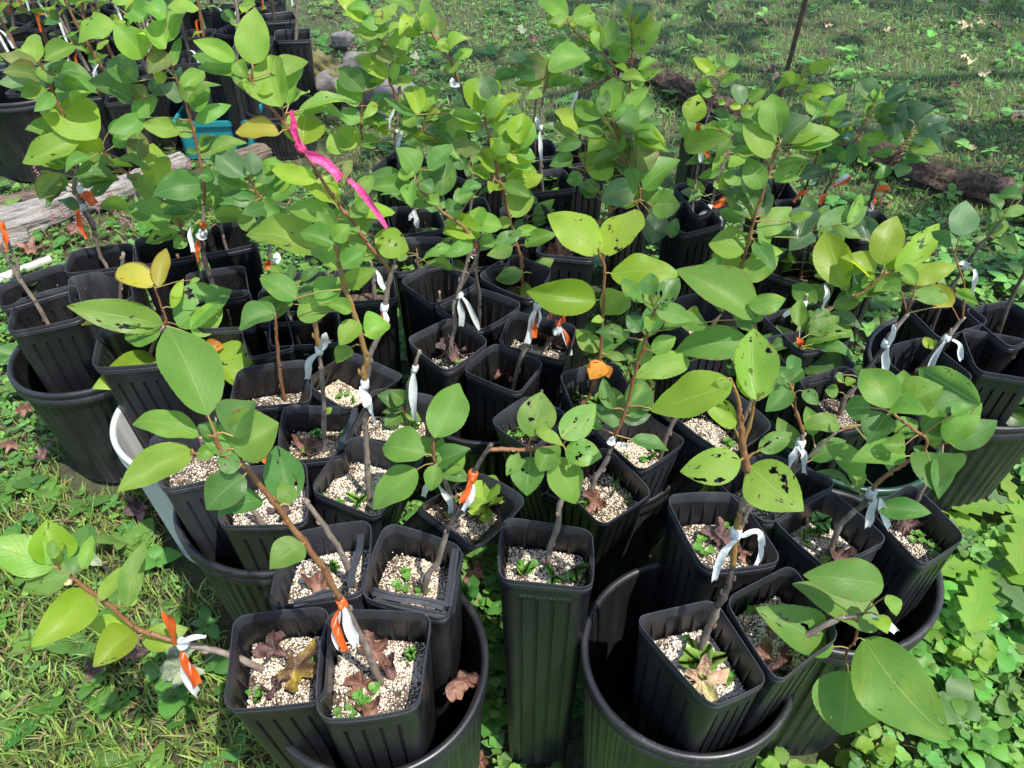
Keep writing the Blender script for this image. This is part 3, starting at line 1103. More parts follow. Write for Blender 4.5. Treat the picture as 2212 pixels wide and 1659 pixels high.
        if kind in 'sS':
            code, r0 = toks[0], float(toks[1])
            pxs = parse_px(toks[3:], int(toks[2]))
            name = "trunk"
            if kind == 's':
                base = at_z(pxs[0], cur['soil_z'])
                d = base - Vector((cur['c'].x, cur['c'].y, base.z))
                if d.length > .034: base = base - d + d.normalized() * .034
                base.z = cur['soil_z'] - .01
                plant = Plant(cur['root'], cur['org'], base, base.y, seed + len(rest))
                plant.lean = cur['lean']
                o = plant.stem(name, code, r0, r0 * .72, pxs, first=base, cut=True)
            cur['plant'] = plant
        elif kind == 'b':
            code, r0 = toks[0], float(toks[1])
            pxs = parse_px(toks[3:], int(toks[2]))
            plant.stem("twig", code, r0, r0 * .55, pxs)
        elif kind == 'l':
            tile = None
            for ent in rest.split(';'):
                q = ent.split()
                if not q: continue
                if q[0].startswith('T'):
                    tile = int(q[0][1:]); q = q[1:]
                if not q: continue
                code = q[5] if len(q) > 5 else 'g'
                plant.leaf(TP(tile, float(q[0]), float(q[1])), TP(tile, float(q[2]), float(q[3])), float(q[4]), code, K if tile else 1)
        elif kind == 'x':
            plant.extra(int(int(toks[0]) * 1.15 + .5), toks[3:], float(toks[1]) / 1000, float(toks[2]) / 1000)
        elif kind == 't':   # torn strip of the rim, bent over
            z = cur['rz'] - float(toks[0]) / 1000
            a, b2 = [at_z(q, z) for q in parse_px(toks[2:6], int(toks[1]))]
            nn = 8
            X = (b2 - a).normalized(); Yv = Vector((-X.y, X.x, 0))
            V, F = [], []
            rg = cur['rng']; w1 = rg.uniform(-.0025, .0025); tl = rg.uniform(-.4, .4)
            for i in range(nn + 1):
                c = a.lerp(b2, i / nn) + Yv * w1 * math.sin(i * .8) + Vector((0, 0, rg.uniform(-.0006, .0006)))
                for (u, v) in ((-.0042, 0), (-.0042, .0016), (.0008, .0020), (.0012, .0034), (.0042, .0034), (.0042, 0)):
                    V.append(c + Yv * (u + v * tl) + Vector((0, 0, v - u * tl)) - cur['org'])
            for i in range(nn):
                for k in range(6):
                    F.append((i * 6 + k, i * 6 + (k + 1) % 6, (i + 1) * 6 + (k + 1) % 6, (i + 1) * 6 + k))
            F.append(tuple(range(6))[::-1]); F.append(tuple(nn * 6 + k for k in range(6)))
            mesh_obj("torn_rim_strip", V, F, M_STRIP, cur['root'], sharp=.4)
        elif kind == 'r':
            tile = int(toks[1]); w = float(toks[2])
            plant.ribbon(toks[0], parse_px(toks[3:], tile), w, K)
        elif kind == 'k':
            pxs = parse_px(toks[2:4], int(toks[1]))
            plant.knot(toks[0], pxs[0], float(toks[4]) / 1000 if len(toks) > 4 else .0072)
        elif kind == 'w':
            tile = int(toks[1])
            p = at_z(TP(tile, float(toks[2]), float(toks[3])), cur['soil_z'] + .004)
            d = p - Vector((cur['c'].x, cur['c'].y, p.z))
            if d.length > .05: p = p - d + d.normalized() * .05
            size = float(toks[4]) * K * (p - CAM).dot(FWD) / FPX
            V, F, T = weed_geo(toks[0], p - cur['org'], size, cur['rng'])
            np_mesh("weed", V, F, M_WEED, T, cur['root'])
    return sizes
POTS = {}
# ---------------------------------------------------------------- the buckets
make_bucket('A', (812, 1425), .130, .255, M_BUCKET, "black nursery bucket at the very front holding the sapling that leans out over the grass")
make_bucket('B', (1488, 1402), .124, .255, M_BUCKET, "black ribbed bucket with a torn rim, just right of the lone tall front pot")
make_bucket('L', (196, 745), .130, .25, M_BUCKET, "dusty black bucket at the left edge of the cluster beside the grass")
make_bucket('E', (592, 1068), .132, .255, M_BUCKET, "glossy black bucket with a wide lip between the front left bucket and the pale bucket")
make_bucket('W', (432, 888), .130, .27, M_WHITEB, "pale grey plastic bucket, the only light coloured one", ribs=24)
make_bucket('D', (1802, 1212), .130, .255, M_BUCKET, "black bucket half hidden under the big drooping leaves at the front right corner")
make_bucket('H', (1052, 832), .130, .25, M_BUCKET, "black bucket in the shaded middle of the cluster under the pots with brown leaves")
make_bucket('I', (1290, 955), .130, .25, M_BUCKET, "black bucket in the middle of the cluster under the pot with the orange leaf")
make_bucket('G', (1845, 925), .125, .245, M_GREENB, "dark green bucket on the right side of the cluster, the only green one", ribs=0 or 24)
make_bucket('R', (2085, 790), .150, .27, M_BUCKET, "wide black bucket at the right edge of the cluster full of shaded pots")
make_bucket('M', (600, 700), .13, .25, M_BUCKET, "black bucket behind the pale bucket, mostly hidden by pots")

TABLE = r"""
POT A1 7 1505 695 2110 630 2080 1240 1445 1285 b=A reg=.25 perl=520 soil=.05 # front left sapling leaning far out over the grass, orange and white tape on its stem
s k 6 7 1745 1040 1490 950 1300 900 1130 855
b D 4.5 7 1250 890 1150 862
b t 4 7 1110 850 900 790 740 660 600 550 450 440 390 400
l T7 345 385 -120 230 270 l; 360 365 300 75 250 y; 480 430 575 85 170 d; 350 330 330 200 80 g; 540 400 590 170 90 l; 450 410 145 530 170 g; 575 540 205 895 230 y; 820 640 935 215 150 g; 640 600 925 380 105 l; 870 785 525 740 130 y; 860 790 600 1025 190 yh; 915 862 1212 775 170 y; 620 560 470 640 60 g; 300 370 90 470 120 g
r o 7 75 1150 850 1130 720 1095 605
r w 7 45 1160 840 1240 790 1350 768
r o 7 85 1180 890 1230 980 1290 1075
r w 7 85 1200 900 1230 1040 1290 1140
k w 7 1180 872 8.5
w c 7 1640 1200 80
w l 7 1690 1230 90

POT A4 8 -330 180 205 80 140 560 -475 640 b=A reg=.35 perl=420 # bare cut stub in a pot between the leaning saplings, no leaves left on it
s k 5 7 2330 520 2200 290 2100 130 1980 -30 1950 -60
w m 7 2160 400 90
t 4 8 130 175 70 520
t 5 7 1895 620 2150 550

POT A2 8 -70 665 590 690 500 1280 -140 1370 b=A reg=.2 perl=650 soil=.05 # sapling leaning left with big glossy dark leaves, reddish dead leaves in its front pot
s k 6 8 285 1140 200 990 150 870 60 690 0 600
b t 4.5 7 2196 600 2080 380 1930 180 1790 0 1680 -150 1560 -290 1430 -360 1390 -480
b t 3 4 1430 1300 1330 1285 1230 1290
l T7 1960 235 1740 395 190 g
l T4 1340 1040 1075 470 330 g; 1280 1180 835 1080 170 l; 1240 1270 755 1535 200 l; 1500 1260 1800 1090 290 g; 1500 1180 1650 945 200 d; 1490 1290 1290 1100 170 g; 1575 1430 1335 1650 230 d; 1695 1590 1400 1690 150 d; 1850 1625 1780 1225 230 d; 1865 1620 1810 1470 130 g; 1545 1380 1400 1320 140 d; 1390 1180 1280 1100 110 d; 1370 1250 1270 1330 90 g
r w 8 90 20 610 60 700 110 820
r o 8 70 0 620 -20 720 50 850
r w 8 60 10 630 -30 740 0 830
k o 8 20 610 7
w m 8 460 970 110
w c 8 190 1280 90
w c 8 70 1330 90
w c 8 10 1340 80

POT A3 8 300 95 770 260 700 720 150 560 b=A reg=.35 perl=420 # cut sapling with one sideways shoot of eaten leaves, its pot rim broken and folded
s k 5.5 8 540 570 560 440 630 350 690 150 780 0
b D 5.2 8 690 150 780 0 T5 800 1610 850 1440 920 1310 975 1225
b t 3.4 5 960 1258 1080 1262 1200 1260 1400 1240 1460 1200
b t 2.2 5 1200 1258 1225 1200
l T5 1222 1178 1300 888 235 gh; 1430 1190 1648 968 190 gh; 1265 1130 1442 1232 80 l; 1450 1265 1692 1305 180 g; 1360 1320 1520 1612 220 l; 1340 1250 1285 1405 150 g; 1150 1285 1070 1430 80 gh; 1230 1310 1200 1560 210 gh; 1400 1230 1350 1420 110 g
r o 5 65 850 1420 815 1490 785 1545
r w 5 70 865 1460 840 1530 805 1605
k o 5 845 1430 8
w c 8 410 500 110
w c 8 530 570 90
w c 8 420 440 70
t 4 8 742 270 690 640
t 12 8 775 300 715 690
t 5 8 215 540 670 640
t 14 8 210 610 690 700

POT E1 4 1440 1400 1965 1325 1975 1730 1420 1750 b=E reg=.3 perl=460 # short grey stub in a pot under the overhanging glossy leaves
s k 6 7 1710 120 1650 40 1600 -20
POT E0 4 1080 1220 1390 1180 1400 1370 1165 1415 b=E perl=200 # pot pressed against the pale bucket with a white tag hanging over its rim
s k 5 4 1300 1330 1310 1250 1290 1180
r w 4 70 1300 1330 1270 1370 1270 1410
r o 4 60 T4 1700 1270 1730 1300 1740 1320

POT E2 5 -185 1530 90 1180 560 1270 230 1700 b=E reg=.25 perl=620 # straight sapling with orange brown wood and a white paper tag, deep in perlite
s k 6 5 185 1590 175 1400 165 1180 158 1080 172 1000
b D 5.5 5 172 1000 168 920 155 840
b m 5 5 160 860 150 740 170 690 110 450 60 290 20 200 0 110 -10 30 -60 -120
l T4 1910 290 1675 140 150 g; 1920 405 2185 305 150 g; 2060 330 2200 150 150 g
l T5 75 370 -80 330 85 l; 125 440 -5 590 130 l; 165 530 322 450 145 l; 70 600 -30 700 110 l; 10 190 238 95 110 l; 10 80 150 -20 120 g; -40 -60 -260 -150 120 g; -20 100 -190 -40 120 g; -50 -90 60 -190 110 l; -60 -120 -150 -280 100 g
r w 5 80 140 830 165 890 195 940
r w 5 48 165 860 205 960 245 1055
k w 5 160 838 7.5
w l 5 125 1600 120
w c 5 20 1590 80

POT E3 5 -350 975 100 985 0 1300 -370 1340 b=E reg=.35 perl=240 # slender upright sapling with a greyish tag, mustard top and a brown maple leaf below
s k 5 4 2080 1295 2090 1000 2082 850 2062 640
b m 5.5 4 2062 650 2050 560 2030 450 2010 380
l T4 2030 440 1990 330 70 g; 2100 1030 2140 990 40 l
r q 4 70 2065 600 2110 540 2090 480
r q 4 60 2055 620 2005 680 1990 765
k w 4 2060 620 7.5
w m 4 2060 1210 110
w c 4 2000 1280 80
t 2 5 95 1000 0 1265
t 10 5 105 1030 15 1290

POT E4 5 500 1620 880 1420 1200 1590 890 1900 b=E reg=.3 perl=240 # low sapling with broad dark leaves above a pot full of lettuce like weed
s k 5 5 720 1640 690 1500 650 1400 605 1350
b g 0 5 0 0 0 0
l T5 605 1185 772 828 230 g; 540 1300 262 1240 205 g; 495 1390 200 1645 190 g; 610 1350 836 1252 120 d; 612 1368 835 1460 115 dh; 650 1400 800 1265 170 g; 620 1360 580 1532 110 g; 590 1310 530 1165 100 g; 600 1300 660 1180 70 g
r q 5 60 620 1470 560 1470 550 1520
r q 5 55 640 1470 700 1540 720 1625
w e 5 930 1640 330
w c 5 900 1560 130

POT W1 4 690 500 1000 450 1030 680 640 690 b=W perl=160 soil=.07 # sapling with two yellow spotted leaves above two huge green ones
s k 5 4 900 640 1000 560 1060 460
b t 3 4 1060 470 1070 420 1030 310 1000 220
l T4 980 215 755 80 170 Yh; 1020 210 1072 -40 110 Y; 700 392 525 458 55 Y; 1050 450 428 335 200 l; 1040 480 805 545 165 g; 1150 470 1488 208 235 g; 1255 530 1432 300 165 l; 1010 680 605 855 210 y; 1330 640 1590 888 230 y; 1310 590 1448 600 85 Oh; 1130 980 1030 960 65 y; 1110 350 1185 160 70 y; 1290 160 1220 190 30 l

POT W3 4 1560 770 1970 690 1980 930 1500 960 b=W reg=.4 perl=160 soil=.065 # thin reddish sapling in a pot with flaking perlite dust on its walls
s t 4.2 4 1845 905 1800 720 1790 600 1770 380
l T4 1770 380 1540 485 130 d; 1775 390 1640 340 110 d
POT W4 5 -190 800 60 655 390 800 60 975 b=W reg=.35 perl=460 soil=.055 # tall sapling with the bright pink ribbon
s k 6.5 5 160 900 185 690 215 600 250 520 275 400 320 160 355 75
b t 4.2 5 320 135 300 80 T2 220 1620 150 1535 95 1450 40 1372 T1 2212 1362 2120 1230 2040 1100 1960 980 1830 790 1700 640 1600 490 1560 430
b t 2.2 1 1640 520 1632 440
b t 2 1 1835 790 1822 700
l T1 1628 415 1640 42 215 l; 1520 380 1245 258 110 l; 1570 460 1272 435 105 g; 1640 570 1533 540 60 l; 1650 580 1765 590 80 y; 1820 688 1745 356 230 l; 1950 935 1985 705 260 y; 1800 870 1518 858 130 Y; 2045 1165 1735 1070 115 y; 2195 1335 1965 1185 150 y; 2175 1425 1850 1345 120 g; 1520 400 1600 500 90 g; 2095 1640 1575 1490 200 l
l T2 70 1030 20 1190 60 u; 140 1535 20 1380 150 g; 150 1640 -10 1560 150 g; 235 1560 445 1610 185 yh; 150 1400 355 1365 100 y; 160 1560 60 1660 110 g; 60 1400 190 1300 90 g; 250 1600 340 1480 120 yh; 120 1500 -120 1380 140 g
l T5 110 60 -60 100 120 l; 200 40 140 -60 100 l
r k 1 62 1950 945 1910 820 1885 688
r k 1 88 1960 950 2080 1010 2212 1120
r k 2 56 -20 1090 130 1200 230 1320 305 1440
k k 1 1948 945 9
r w 5 60 285 345 300 400 318 430
r o 5 40 275 360 290 400 315 415
k w 5 280 345 9
r w 5 45 235 90 260 140 290 200
w c 5 20 930 70
x 7 40 66 g l

POT W5 5 100 1120 230 890 560 960 640 1190 b=E perl=380 # leafless cut stem with a long white paper tag and small shiny leaves at its foot
s k 4.5 5 425 1110 435 950 440 850 478 740 512 620
b t 3 5 430 1050 405 1000 400 960
l T5 425 965 238 908 115 d; 415 950 325 882 90 d; 405 1000 270 1025 55 d; 395 1040 285 1110 105 d; 420 1030 525 1075 65 g; 440 1110 390 1000 60 g; 430 960 470 900 70 d; 400 1120 520 1130 70 g
r w 5 68 485 730 470 870 498 1035
k q 5 480 740 7
w l 5 460 1130 120

POT L1 4 110 290 480 210 530 400 45 490 b=L reg=.35 perl=60 soil=.075 # forked grey stem at the left edge, in the pot that stands nearest the grass
s k 5.5 4 285 445 220 300 130 170 80 80 30 10 T1 0 1560
b k 4 4 130 160 110 60 60 -60 T1 20 1480 0 1420
r o 1 45 20 1450 60 1520 75 1600
k o 1 10 1455 7
w c 4 400 400 90
POT L2 4 20 200 390 60 430 200 10 330 b=L reg=.35 perl=0 soil=.06 # pot at the far left with only mint like weeds in it and a bare stick
s k 4 4 150 250 140 170 120 80
w m 4 190 230 150
POT L3 4 460 -30 840 -70 870 70 425 130 reg=.4 perl=0 soil=.09 # sapling with an orange ribbon flag and one huge lime leaf, beside the weathered logs
s k 5.5 4 735 205 690 90 650 20 T1 620 1540 590 1420 540 1330
b D 5.5 1 600 1480 560 1380 540 1300 510 1240
b k 6 1 520 1330 490 1250 480 1180 500 1080 480 1000
b t 4 1 485 1010 440 830 380 680 330 560 290 470 255 405
l T1 230 410 210 200 130 l; 290 392 488 298 115 g; 240 405 -10 345 95 u; 250 505 15 470 110 u; 330 540 432 382 85 d; 300 560 -20 525 125 p; 350 560 515 535 130 p; 628 892 252 595 275 y; 520 900 145 1055 160 l; 655 1055 450 920 135 y; 390 865 165 825 120 g; 395 1125 245 1285 135 u; 400 1200 298 1345 55 d; 520 1175 775 1160 110 d; 460 1050 370 990 90 g; 480 1130 600 1080 80 g; 300 580 130 620 110 g; 340 600 220 720 110 g; 260 420 330 540 110 l
r o 1 85 525 1250 580 1255 625 1300
r o 1 55 500 1340 530 1430 590 1510
r w 1 60 525 1240 540 1180 545 1165
k q 1 520 1335 10
x 11 40 66 g d l

POT L4 4 510 170 740 110 800 280 530 270 perl=0 soil=.08 # cut stub with a pale round end in the deep pot behind the big bent leaf
s k 5.5 4 800 60 795 30 792 5

POT M1 4 890 -90 1200 -150 1230 0 900 60 reg=.5 perl=0 soil=.06 # mustard stemmed sapling that arches to the left with a folded lime leaf
s m 6 4 1165 165 1155 60 1145 0
b t 4 1 1190 1530 1150 1430 1100 1340 900 1170 780 1090 690 1020 660 960
l T1 700 850 935 775 110 g; 690 1020 520 1065 120 g; 700 1045 860 1075 50 y; 1045 1200 985 930 190 y; 870 1040 890 830 140 u; 1090 1460 825 1325 180 g; 1170 1470 1252 1235 135 l; 1150 1505 935 1565 85 l; 1200 1530 1120 1600 90 g; 1000 1250 850 1180 130 g; 1180 1420 1290 1290 90 d
x 6 42 66 g d

POT M2 4 1300 -200 1620 -240 1660 -50 1330 20 reg=.5 perl=0 soil=.08 # pale thin trunk behind the orange and white tagged stem
s k 5 1 1445 1645 1440 1530 1425 1420 1390 1290 1370 1150
l T1 1470 1165 1340 1125 85 d; 1470 1400 1385 1340 125 d; 1400 1250 1480 1350 110 d
x 7 37 58 d g

POT M3 4 1195 120 1560 75 1600 260 1230 300 reg=.4 perl=60 soil=.07 # dark upright sapling with an orange tail and a white tag, before the teal tub
s D 6.5 4 1340 170 1325 60 T1 1310 1560 1308 1440
b k 5.5 1 1308 1450 1312 1400 1312 1300
b t 4 1 1312 1320 1318 1200 1300 1080 1265 920 1230 780 1200 670 1150 540 1095 390 1050 330
l T1 1170 590 1318 455 115 l; 1190 640 1042 545 120 p; 1222 685 1355 598 145 g; 1260 790 1492 678 105 g; 1280 985 1190 970 40 d; 1288 975 1375 858 65 g; 1290 1010 1525 935 200 d; 1312 1190 985 1255 185 d; 1160 850 910 805 120 l; 1255 870 1130 780 110 g; 1200 660 1260 570 100 g; 1290 1130 1380 1150 110 d
l T1 930 372 735 148 175 l; 1070 115 920 45 115 g; 950 130 820 50 140 g; 735 145 498 272 155 l; 1070 315 878 208 120 l; 1080 345 955 475 150 u; 1112 425 1165 238 70 g; 1080 50 1285 62 95 l; 850 645 570 512 170 d; 885 530 685 380 155 d; 940 635 845 545 95 u; 950 760 925 600 180 g; 1045 620 965 505 100 b; 730 20 850 -40 100 l; 1060 470 1010 540 90 y; 930 760 700 850 130 g; 1180 850 1230 760 80 g
r o 1 50 1322 1460 1325 1430 1322 1405
r o 1 55 1290 1540 1280 1600 1310 1660
r w 1 40 1240 1440 1240 1530 1265 1600
r q 1 60 1270 1505 1310 1505 1345 1498
k q 1 1305 1505 11
x 11 42 66 g l d g

POT M4 4 1310 270 1550 250 1610 470 1330 470 reg=.45 perl=0 soil=.10 # deep empty looking pot behind the pair of big green leaves
s k 4 4 1480 440 1470 360
POT M7 4 1690 130 2080 110 2100 290 1700 290 perl=0 soil=.06 # sapling with an orange and white bow, its pale bluish leaves below the pink ribbon
s k 5 4 1755 150 1750 40 T1 1742 1600 1735 1480
b t 3.2 1 1738 1500 1730 1360 1660 1240 1600 1140
l T1 1580 1135 1395 975 145 p; 1640 1125 1615 968 110 p; 1670 1180 1765 1055 120 d; 1640 1285 1395 1165 130 g; 1650 1300 1420 1270 100 d; 1730 1275 1915 1135 150 g; 1740 1410 1850 1350 90 g; 1560 1480 1640 1390 130 g; 1720 1330 1560 1380 100 d; 1740 1500 1610 1560 110 d; 1700 1280 1800 1400 120 g
r o 4 75 1760 70 1725 50 1740 20
r w 4 75 1765 70 1790 10 1775 -20
r w 4 50 1780 80 1810 130 1865 190
w m 4 1870 130 160
x 7 37 58 d g l

POT M6 4 1750 400 2150 380 2200 570 1770 570 b=M reg=.4 perl=120 soil=.07 text=OR # forked stick of a sapling with drooping leaf pairs, in the pot behind the pale tag
s k 4.5 4 1912 565 1890 460 1850 340 1830 300
l T4 1830 275 1535 488 120 d; 1890 300 1625 442 130 g; 1905 290 1680 135 130 g; 1940 330 2010 200 90 d
w c 4 1970 540 80
POT M8 4 1700 250 2010 230 2050 400 1690 420 b=M perl=0 soil=.08 # shaded pot hidden behind the leaf pairs near the bow
s k 4 4 1860 350 1850 290 1880 180
l T4 1870 300 1960 160 80 d; 1950 320 1890 170 70 d; 1960 290 2060 210 80 g
x 4 35 53 d g

POT M5 4 1640 450 1760 400 1800 600 1690 640 b=M side=.09 perl=0 soil=.09 # dark pot wedged at the back rim of the hidden bucket
s k 4 4 1710 560 1715 500

POT N12 5 -20 100 300 90 360 275 -10 285 perl=0 soil=.05 # pot with a wide dark front wall behind the pink ribbon sapling's trunk
s k 5.5 5 225 330 215 200 215 120 T5 190 40
w c 5 90 240 90
w c 5 250 240 80
POT N5 5 425 150 620 60 865 190 600 330 perl=30 soil=.09 # deep black pot left of the twin stemmed sapling
s k 4 5 620 290 640 240
POT N4 5 620 330 850 225 1160 320 900 470 b=H perl=0 soil=.09 # bare reddish brown stem behind the hanging pair of white ribbons
s D 5.5 5 885 440 895 330 895 250 875 130 870 40 T2 860 1610
POT N1 5 435 555 700 395 950 570 690 755 b=H reg=.3 perl=90 soil=.06 # twin stemmed sapling with two long white ribbon tails, crumpled brown leaf at its foot
s k 5 5 705 718 712 600 740 450 732 330 770 270
b k 4.5 5 745 290 790 140 830 20 T2 855 1600 880 1540
b D 3.5 5 770 250 830 120 885 10 T2 895 1560
b t 3.5 2 870 1560 780 1450 690 1390 600 1310 490 1180 490 1110
l T2 900 1525 662 1430 140 y; 885 1475 890 1328 135 l; 1042 1462 815 1460 115 l; 855 1580 668 1655 95 g; 740 1470 660 1500 80 y; 900 1540 1000 1590 80 g; 880 1500 770 1560 110 g
l T2 490 1122 355 955 145 g; 580 1102 728 942 120 d; 478 1120 368 1138 95 g; 462 1190 188 1200 105 g; 595 1300 368 1265 120 g; 645 1262 690 1015 165 d; 500 1155 662 1088 110 d; 690 1392 785 1320 105 d; 912 1200 762 1245 65 d; 520 1180 600 1240 100 d; 560 1270 640 1320 80 g
r q 5 52 770 275 780 350 785 435
r q 5 42 780 258 840 330 895 465
k q 5 765 268 7.5
x 9 37 58 g g d

POT N6 5 935 130 1130 20 1300 110 1240 270 reg=.45 perl=0 soil=.06 # central sapling with a bushy lime crown on an orange brown stem
s t 5 5 1205 135 1170 30 T2 1160 1650 1135 1560 1105 1470
b t 4.2 2 1108 1480 1075 1340 1050 1230 1010 1080 980 960 950 850 930 740
b t 2 2 1050 1220 1000 1160 985 1120
l T2 920 732 880 488 190 y; 975 792 1128 628 115 y; 932 740 1012 615 65 l; 920 798 768 768 55 l; 905 830 765 745 115 y; 1020 1050 1060 808 165 y; 1142 952 1252 788 115 l; 1160 930 1180 725 130 y; 1000 992 1085 878 110 g; 910 965 712 915 105 u; 990 1115 892 958 105 y; 1072 1195 1275 1085 140 y; 1130 1405 1180 1190 170 l; 1052 1222 965 1188 65 y; 1128 1510 1275 1468 65 l; 1190 1585 1392 1505 95 l; 1110 1592 945 1645 95 g; 930 872 835 808 85 p; 1060 960 1180 880 120 y; 1010 900 1110 800 110 l; 960 780 1080 740 70 l; 1100 1420 1010 1470 80 l; 1130 1560 1060 1500 60 g; 985 640 905 480 120 p; 940 760 1020 590 90 g; 1140 1000 1260 1020 80 g
l T5 1175 115 1000 165 110 gh; 1230 125 1378 30 95 lh; 1210 190 1170 290 60 l
x 14 37 58 l y g

POT N2 5 790 760 1000 565 1310 690 1160 905 b=H reg=.3 perl=20 soil=.085 # leafless cut sapling with orange and white ribbons, big brown maple leaves filling its pot
s k 5.5 5 1120 865 1160 690 1220 550 1245 450
b D 6 5 1240 470 1260 400 1272 330 1275 255
r w 5 55 1260 340 1225 430 1205 545
r o 5 48 1260 345 1250 430 1248 510
r w 5 35 1275 340 1290 300 1285 280
r w 5 32 1280 345 1290 400 1272 440
k q 5 1260 335 9
w l 5 895 800 130
POT N3 5 1120 380 1485 470 1440 660 1055 560 b=H reg=.35 perl=220 soil=.055 # dark rough stem with a crossed orange and white ribbon, big crumpled brown leaf below
s k 5.5 5 1300 640 1350 560 1390 520
b D 5.5 5 1380 530 1400 460 1420 380 1440 335
r q 5 70 1410 440 1400 470 1385 495
r o 5 40 1420 430 1440 400 1450 380
r w 5 45 1430 470 1460 540 1478 625
r o 5 32 1435 470 1465 520 1480 580
k o 5 1420 445 8
POT N13 2 1340 1480 1650 1480 1640 1660 1240 1640 perl=40 soil=.055 # pot heaped with orange brown leaves behind the two hole eaten lime leaves
s k 5 5 1500 40 T2 1510 1620 1530 1540
b t 3.6 2 1520 1560 1700 1400 1800 1330 1925 1290 1930 1220 1915 1130
l T2 1912 1130 1880 838 150 u; 1740 992 1795 788 145 g; 1955 1222 2195 1032 150 g; 2010 1330 2195 1325 175 g; 1900 1192 1680 1292 175 p; 1752 1142 1535 988 165 l; 1665 1240 1540 1180 85 g; 1880 1142 1765 962 135 p; 1650 1270 1540 1210 90 d; 1560 862 1382 705 125 y; 1682 752 1508 655 115 l; 1690 742 1690 545 95 d; 1742 722 1765 488 125 l; 1715 762 1848 675 95 g; 1780 790 1948 835 155 d; 1702 862 1515 842 75 g; 1700 892 1595 975 110 y; 1870 850 2055 855 65 y; 1900 862 2105 965 105 y; 1560 912 1388 972 85 d; 1500 1002 1348 1072 90 d; 1570 1142 1458 1170 95 d; 2010 1572 2050 1345 155 b; 2130 1535 2172 1405 75 d; 1700 1560 1720 1400 70 b; 1930 1180 1850 1150 60 l; 1950 1290 2080 1230 110 g; 1790 1010 1880 900 110 d
b t 2.4 2 1915 1160 1850 1000 1790 860 1765 780 1715 765
b t 2.2 2 1800 900 1700 880 1590 880 1580 990 1575 1130
b k 2.4 2 1780 800 1870 850
r w 2 40 1515 1570 1490 1600 1500 1640
r o 2 45 1550 1570 1560 1600 1540 1640
x 28 40 68 g d l p g

POT N7 5 990 1060 1210 915 1440 1010 1230 1250 b=I reg=.3 perl=90 soil=.05 # pot half hidden by a hole eaten leaf, stem tied with a white wrap
s k 4.5 5 1265 1140 1290 1000 1300 880
w l 5 1115 1150 110
POT N8 5 1440 770 1760 695 1900 1000 1560 1080 b=I reg=.35 perl=40 soil=.06 # sapling with two hole eaten lime leaves on top and one orange leaf hanging below
s k 5.5 5 1560 1020 1558 960 1562 915
b t 4 5 1570 970 1590 945 1640 830 1672 680 1692 430 1700 200 1700 70 T2 1680 1660 1665 1600
b t 2 2 1680 1690 1700 1660
l T2 1675 1632 1335 1375 235 yh; 1735 1652 1885 1328 235 yh
l T5 1745 130 2195 118 190 y; 1650 305 1200 238 190 y; 1700 392 1872 270 165 l; 1700 415 1618 435 50 l; 1662 632 1525 480 125 lh; 1715 672 1865 485 130 gh; 1700 700 1610 810 135 Oh; 1700 720 1735 800 60 O; 1690 730 1590 730 70 O; 1715 650 1850 680 60 g; 1690 480 1760 560 60 d
w l 5 1550 900 130
w l 5 1660 970 150
POT N9 5 1630 1110 1960 1030 2230 1180 1940 1400 b=I reg=.3 perl=420 soil=.055 # grey stick with a single fallen green leaf on the perlite at its foot
s k 5 5 2080 1320 2100 1200 2170 1040 2210 960 2240 850
l T5 1990 1320 1920 1250 100 p
w l 5 1990 1330 90
POT N10 5 1400 1440 1690 1240 2010 1540 1700 1750 b=I reg=.3 perl=240 soil=.055 # sapling with small glossy dark leaves and thin grass blades growing in its pot
s k 5.5 5 1600 1595 1640 1460 1720 1330 1760 1210
b D 5 5 1740 1290 1765 1200 1785 1150
b t 3.4 5 1770 1200 1830 1030 1890 820 1950 610 2010 420 2025 380
l T5 2070 312 2188 150 125 d; 2005 262 2000 120 125 d; 2022 352 1955 225 85 g; 1940 500 1845 395 105 d; 2030 375 1990 505 75 l; 2010 632 2168 535 105 g; 1920 712 1960 535 95 g; 2040 372 2270 425 125 g; 1760 1002 1695 795 85 d; 1850 982 1970 815 145 d; 1870 1052 2015 912 110 d; 1830 1082 2005 1035 70 p; 1800 1102 1678 1048 75 d; 1885 690 1850 620 50 u; 2010 1000 1940 940 90 d
r w 5 70 1770 1195 1740 1170 1730 1140
r w 5 55 1780 1200 1820 1200 1845 1180
w g 5 1750 1570 200
w l 5 1610 1630 120
x 8 32 53 d g

POT N11 6 20 1040 260 860 525 1110 320 1240 b=I reg=.35 perl=380 soil=.06 # tall stick carrying the longest dark green arched leaves, over a pot of clean white perlite
s k 5 6 370 1180 430 1010 470 900 505 760 512 640
b m 3 6 512 650 495 540 480 420
l T6 490 408 -30 95 235 g; 437 562 -50 625 190 g; 60 690 -310 800 160 lh; 480 480 340 400 100 d; 440 335 685 290 130 g; 0 465 145 395 130 g; 515 680 330 650 90 g; 470 440 520 330 80 d
POT N14 6 -60 330 170 240 330 430 100 540 perl=320 soil=.055 # tall orange stemmed sapling rising above its neighbours on the right half, glossy upright leaves
s k 5 6 215 460 240 415 285 370
b t 4.4 6 275 385 320 270 370 130 410 20 T3 430 1590 470 1430 530 1240 580 1080 625 950 640 920
l T3 625 872 588 598 185 l; 560 1022 408 798 185 l; 655 900 835 755 140 p; 675 925 945 835 115 l; 600 1152 822 1038 125 g; 530 1215 430 1015 155 g; 455 1400 345 1195 200 d; 470 1405 280 1278 75 y; 540 1402 490 1225 145 p; 500 1512 718 1338 155 l; 710 1425 855 1372 65 l; 420 1602 180 1575 195 l; 450 1645 662 1622 90 l; 760 1535 835 1345 150 b; 500 1500 580 1590 90 g
l T6 400 165 645 -45 170 l; 390 120 200 0 180 l; 300 350 180 280 90 d
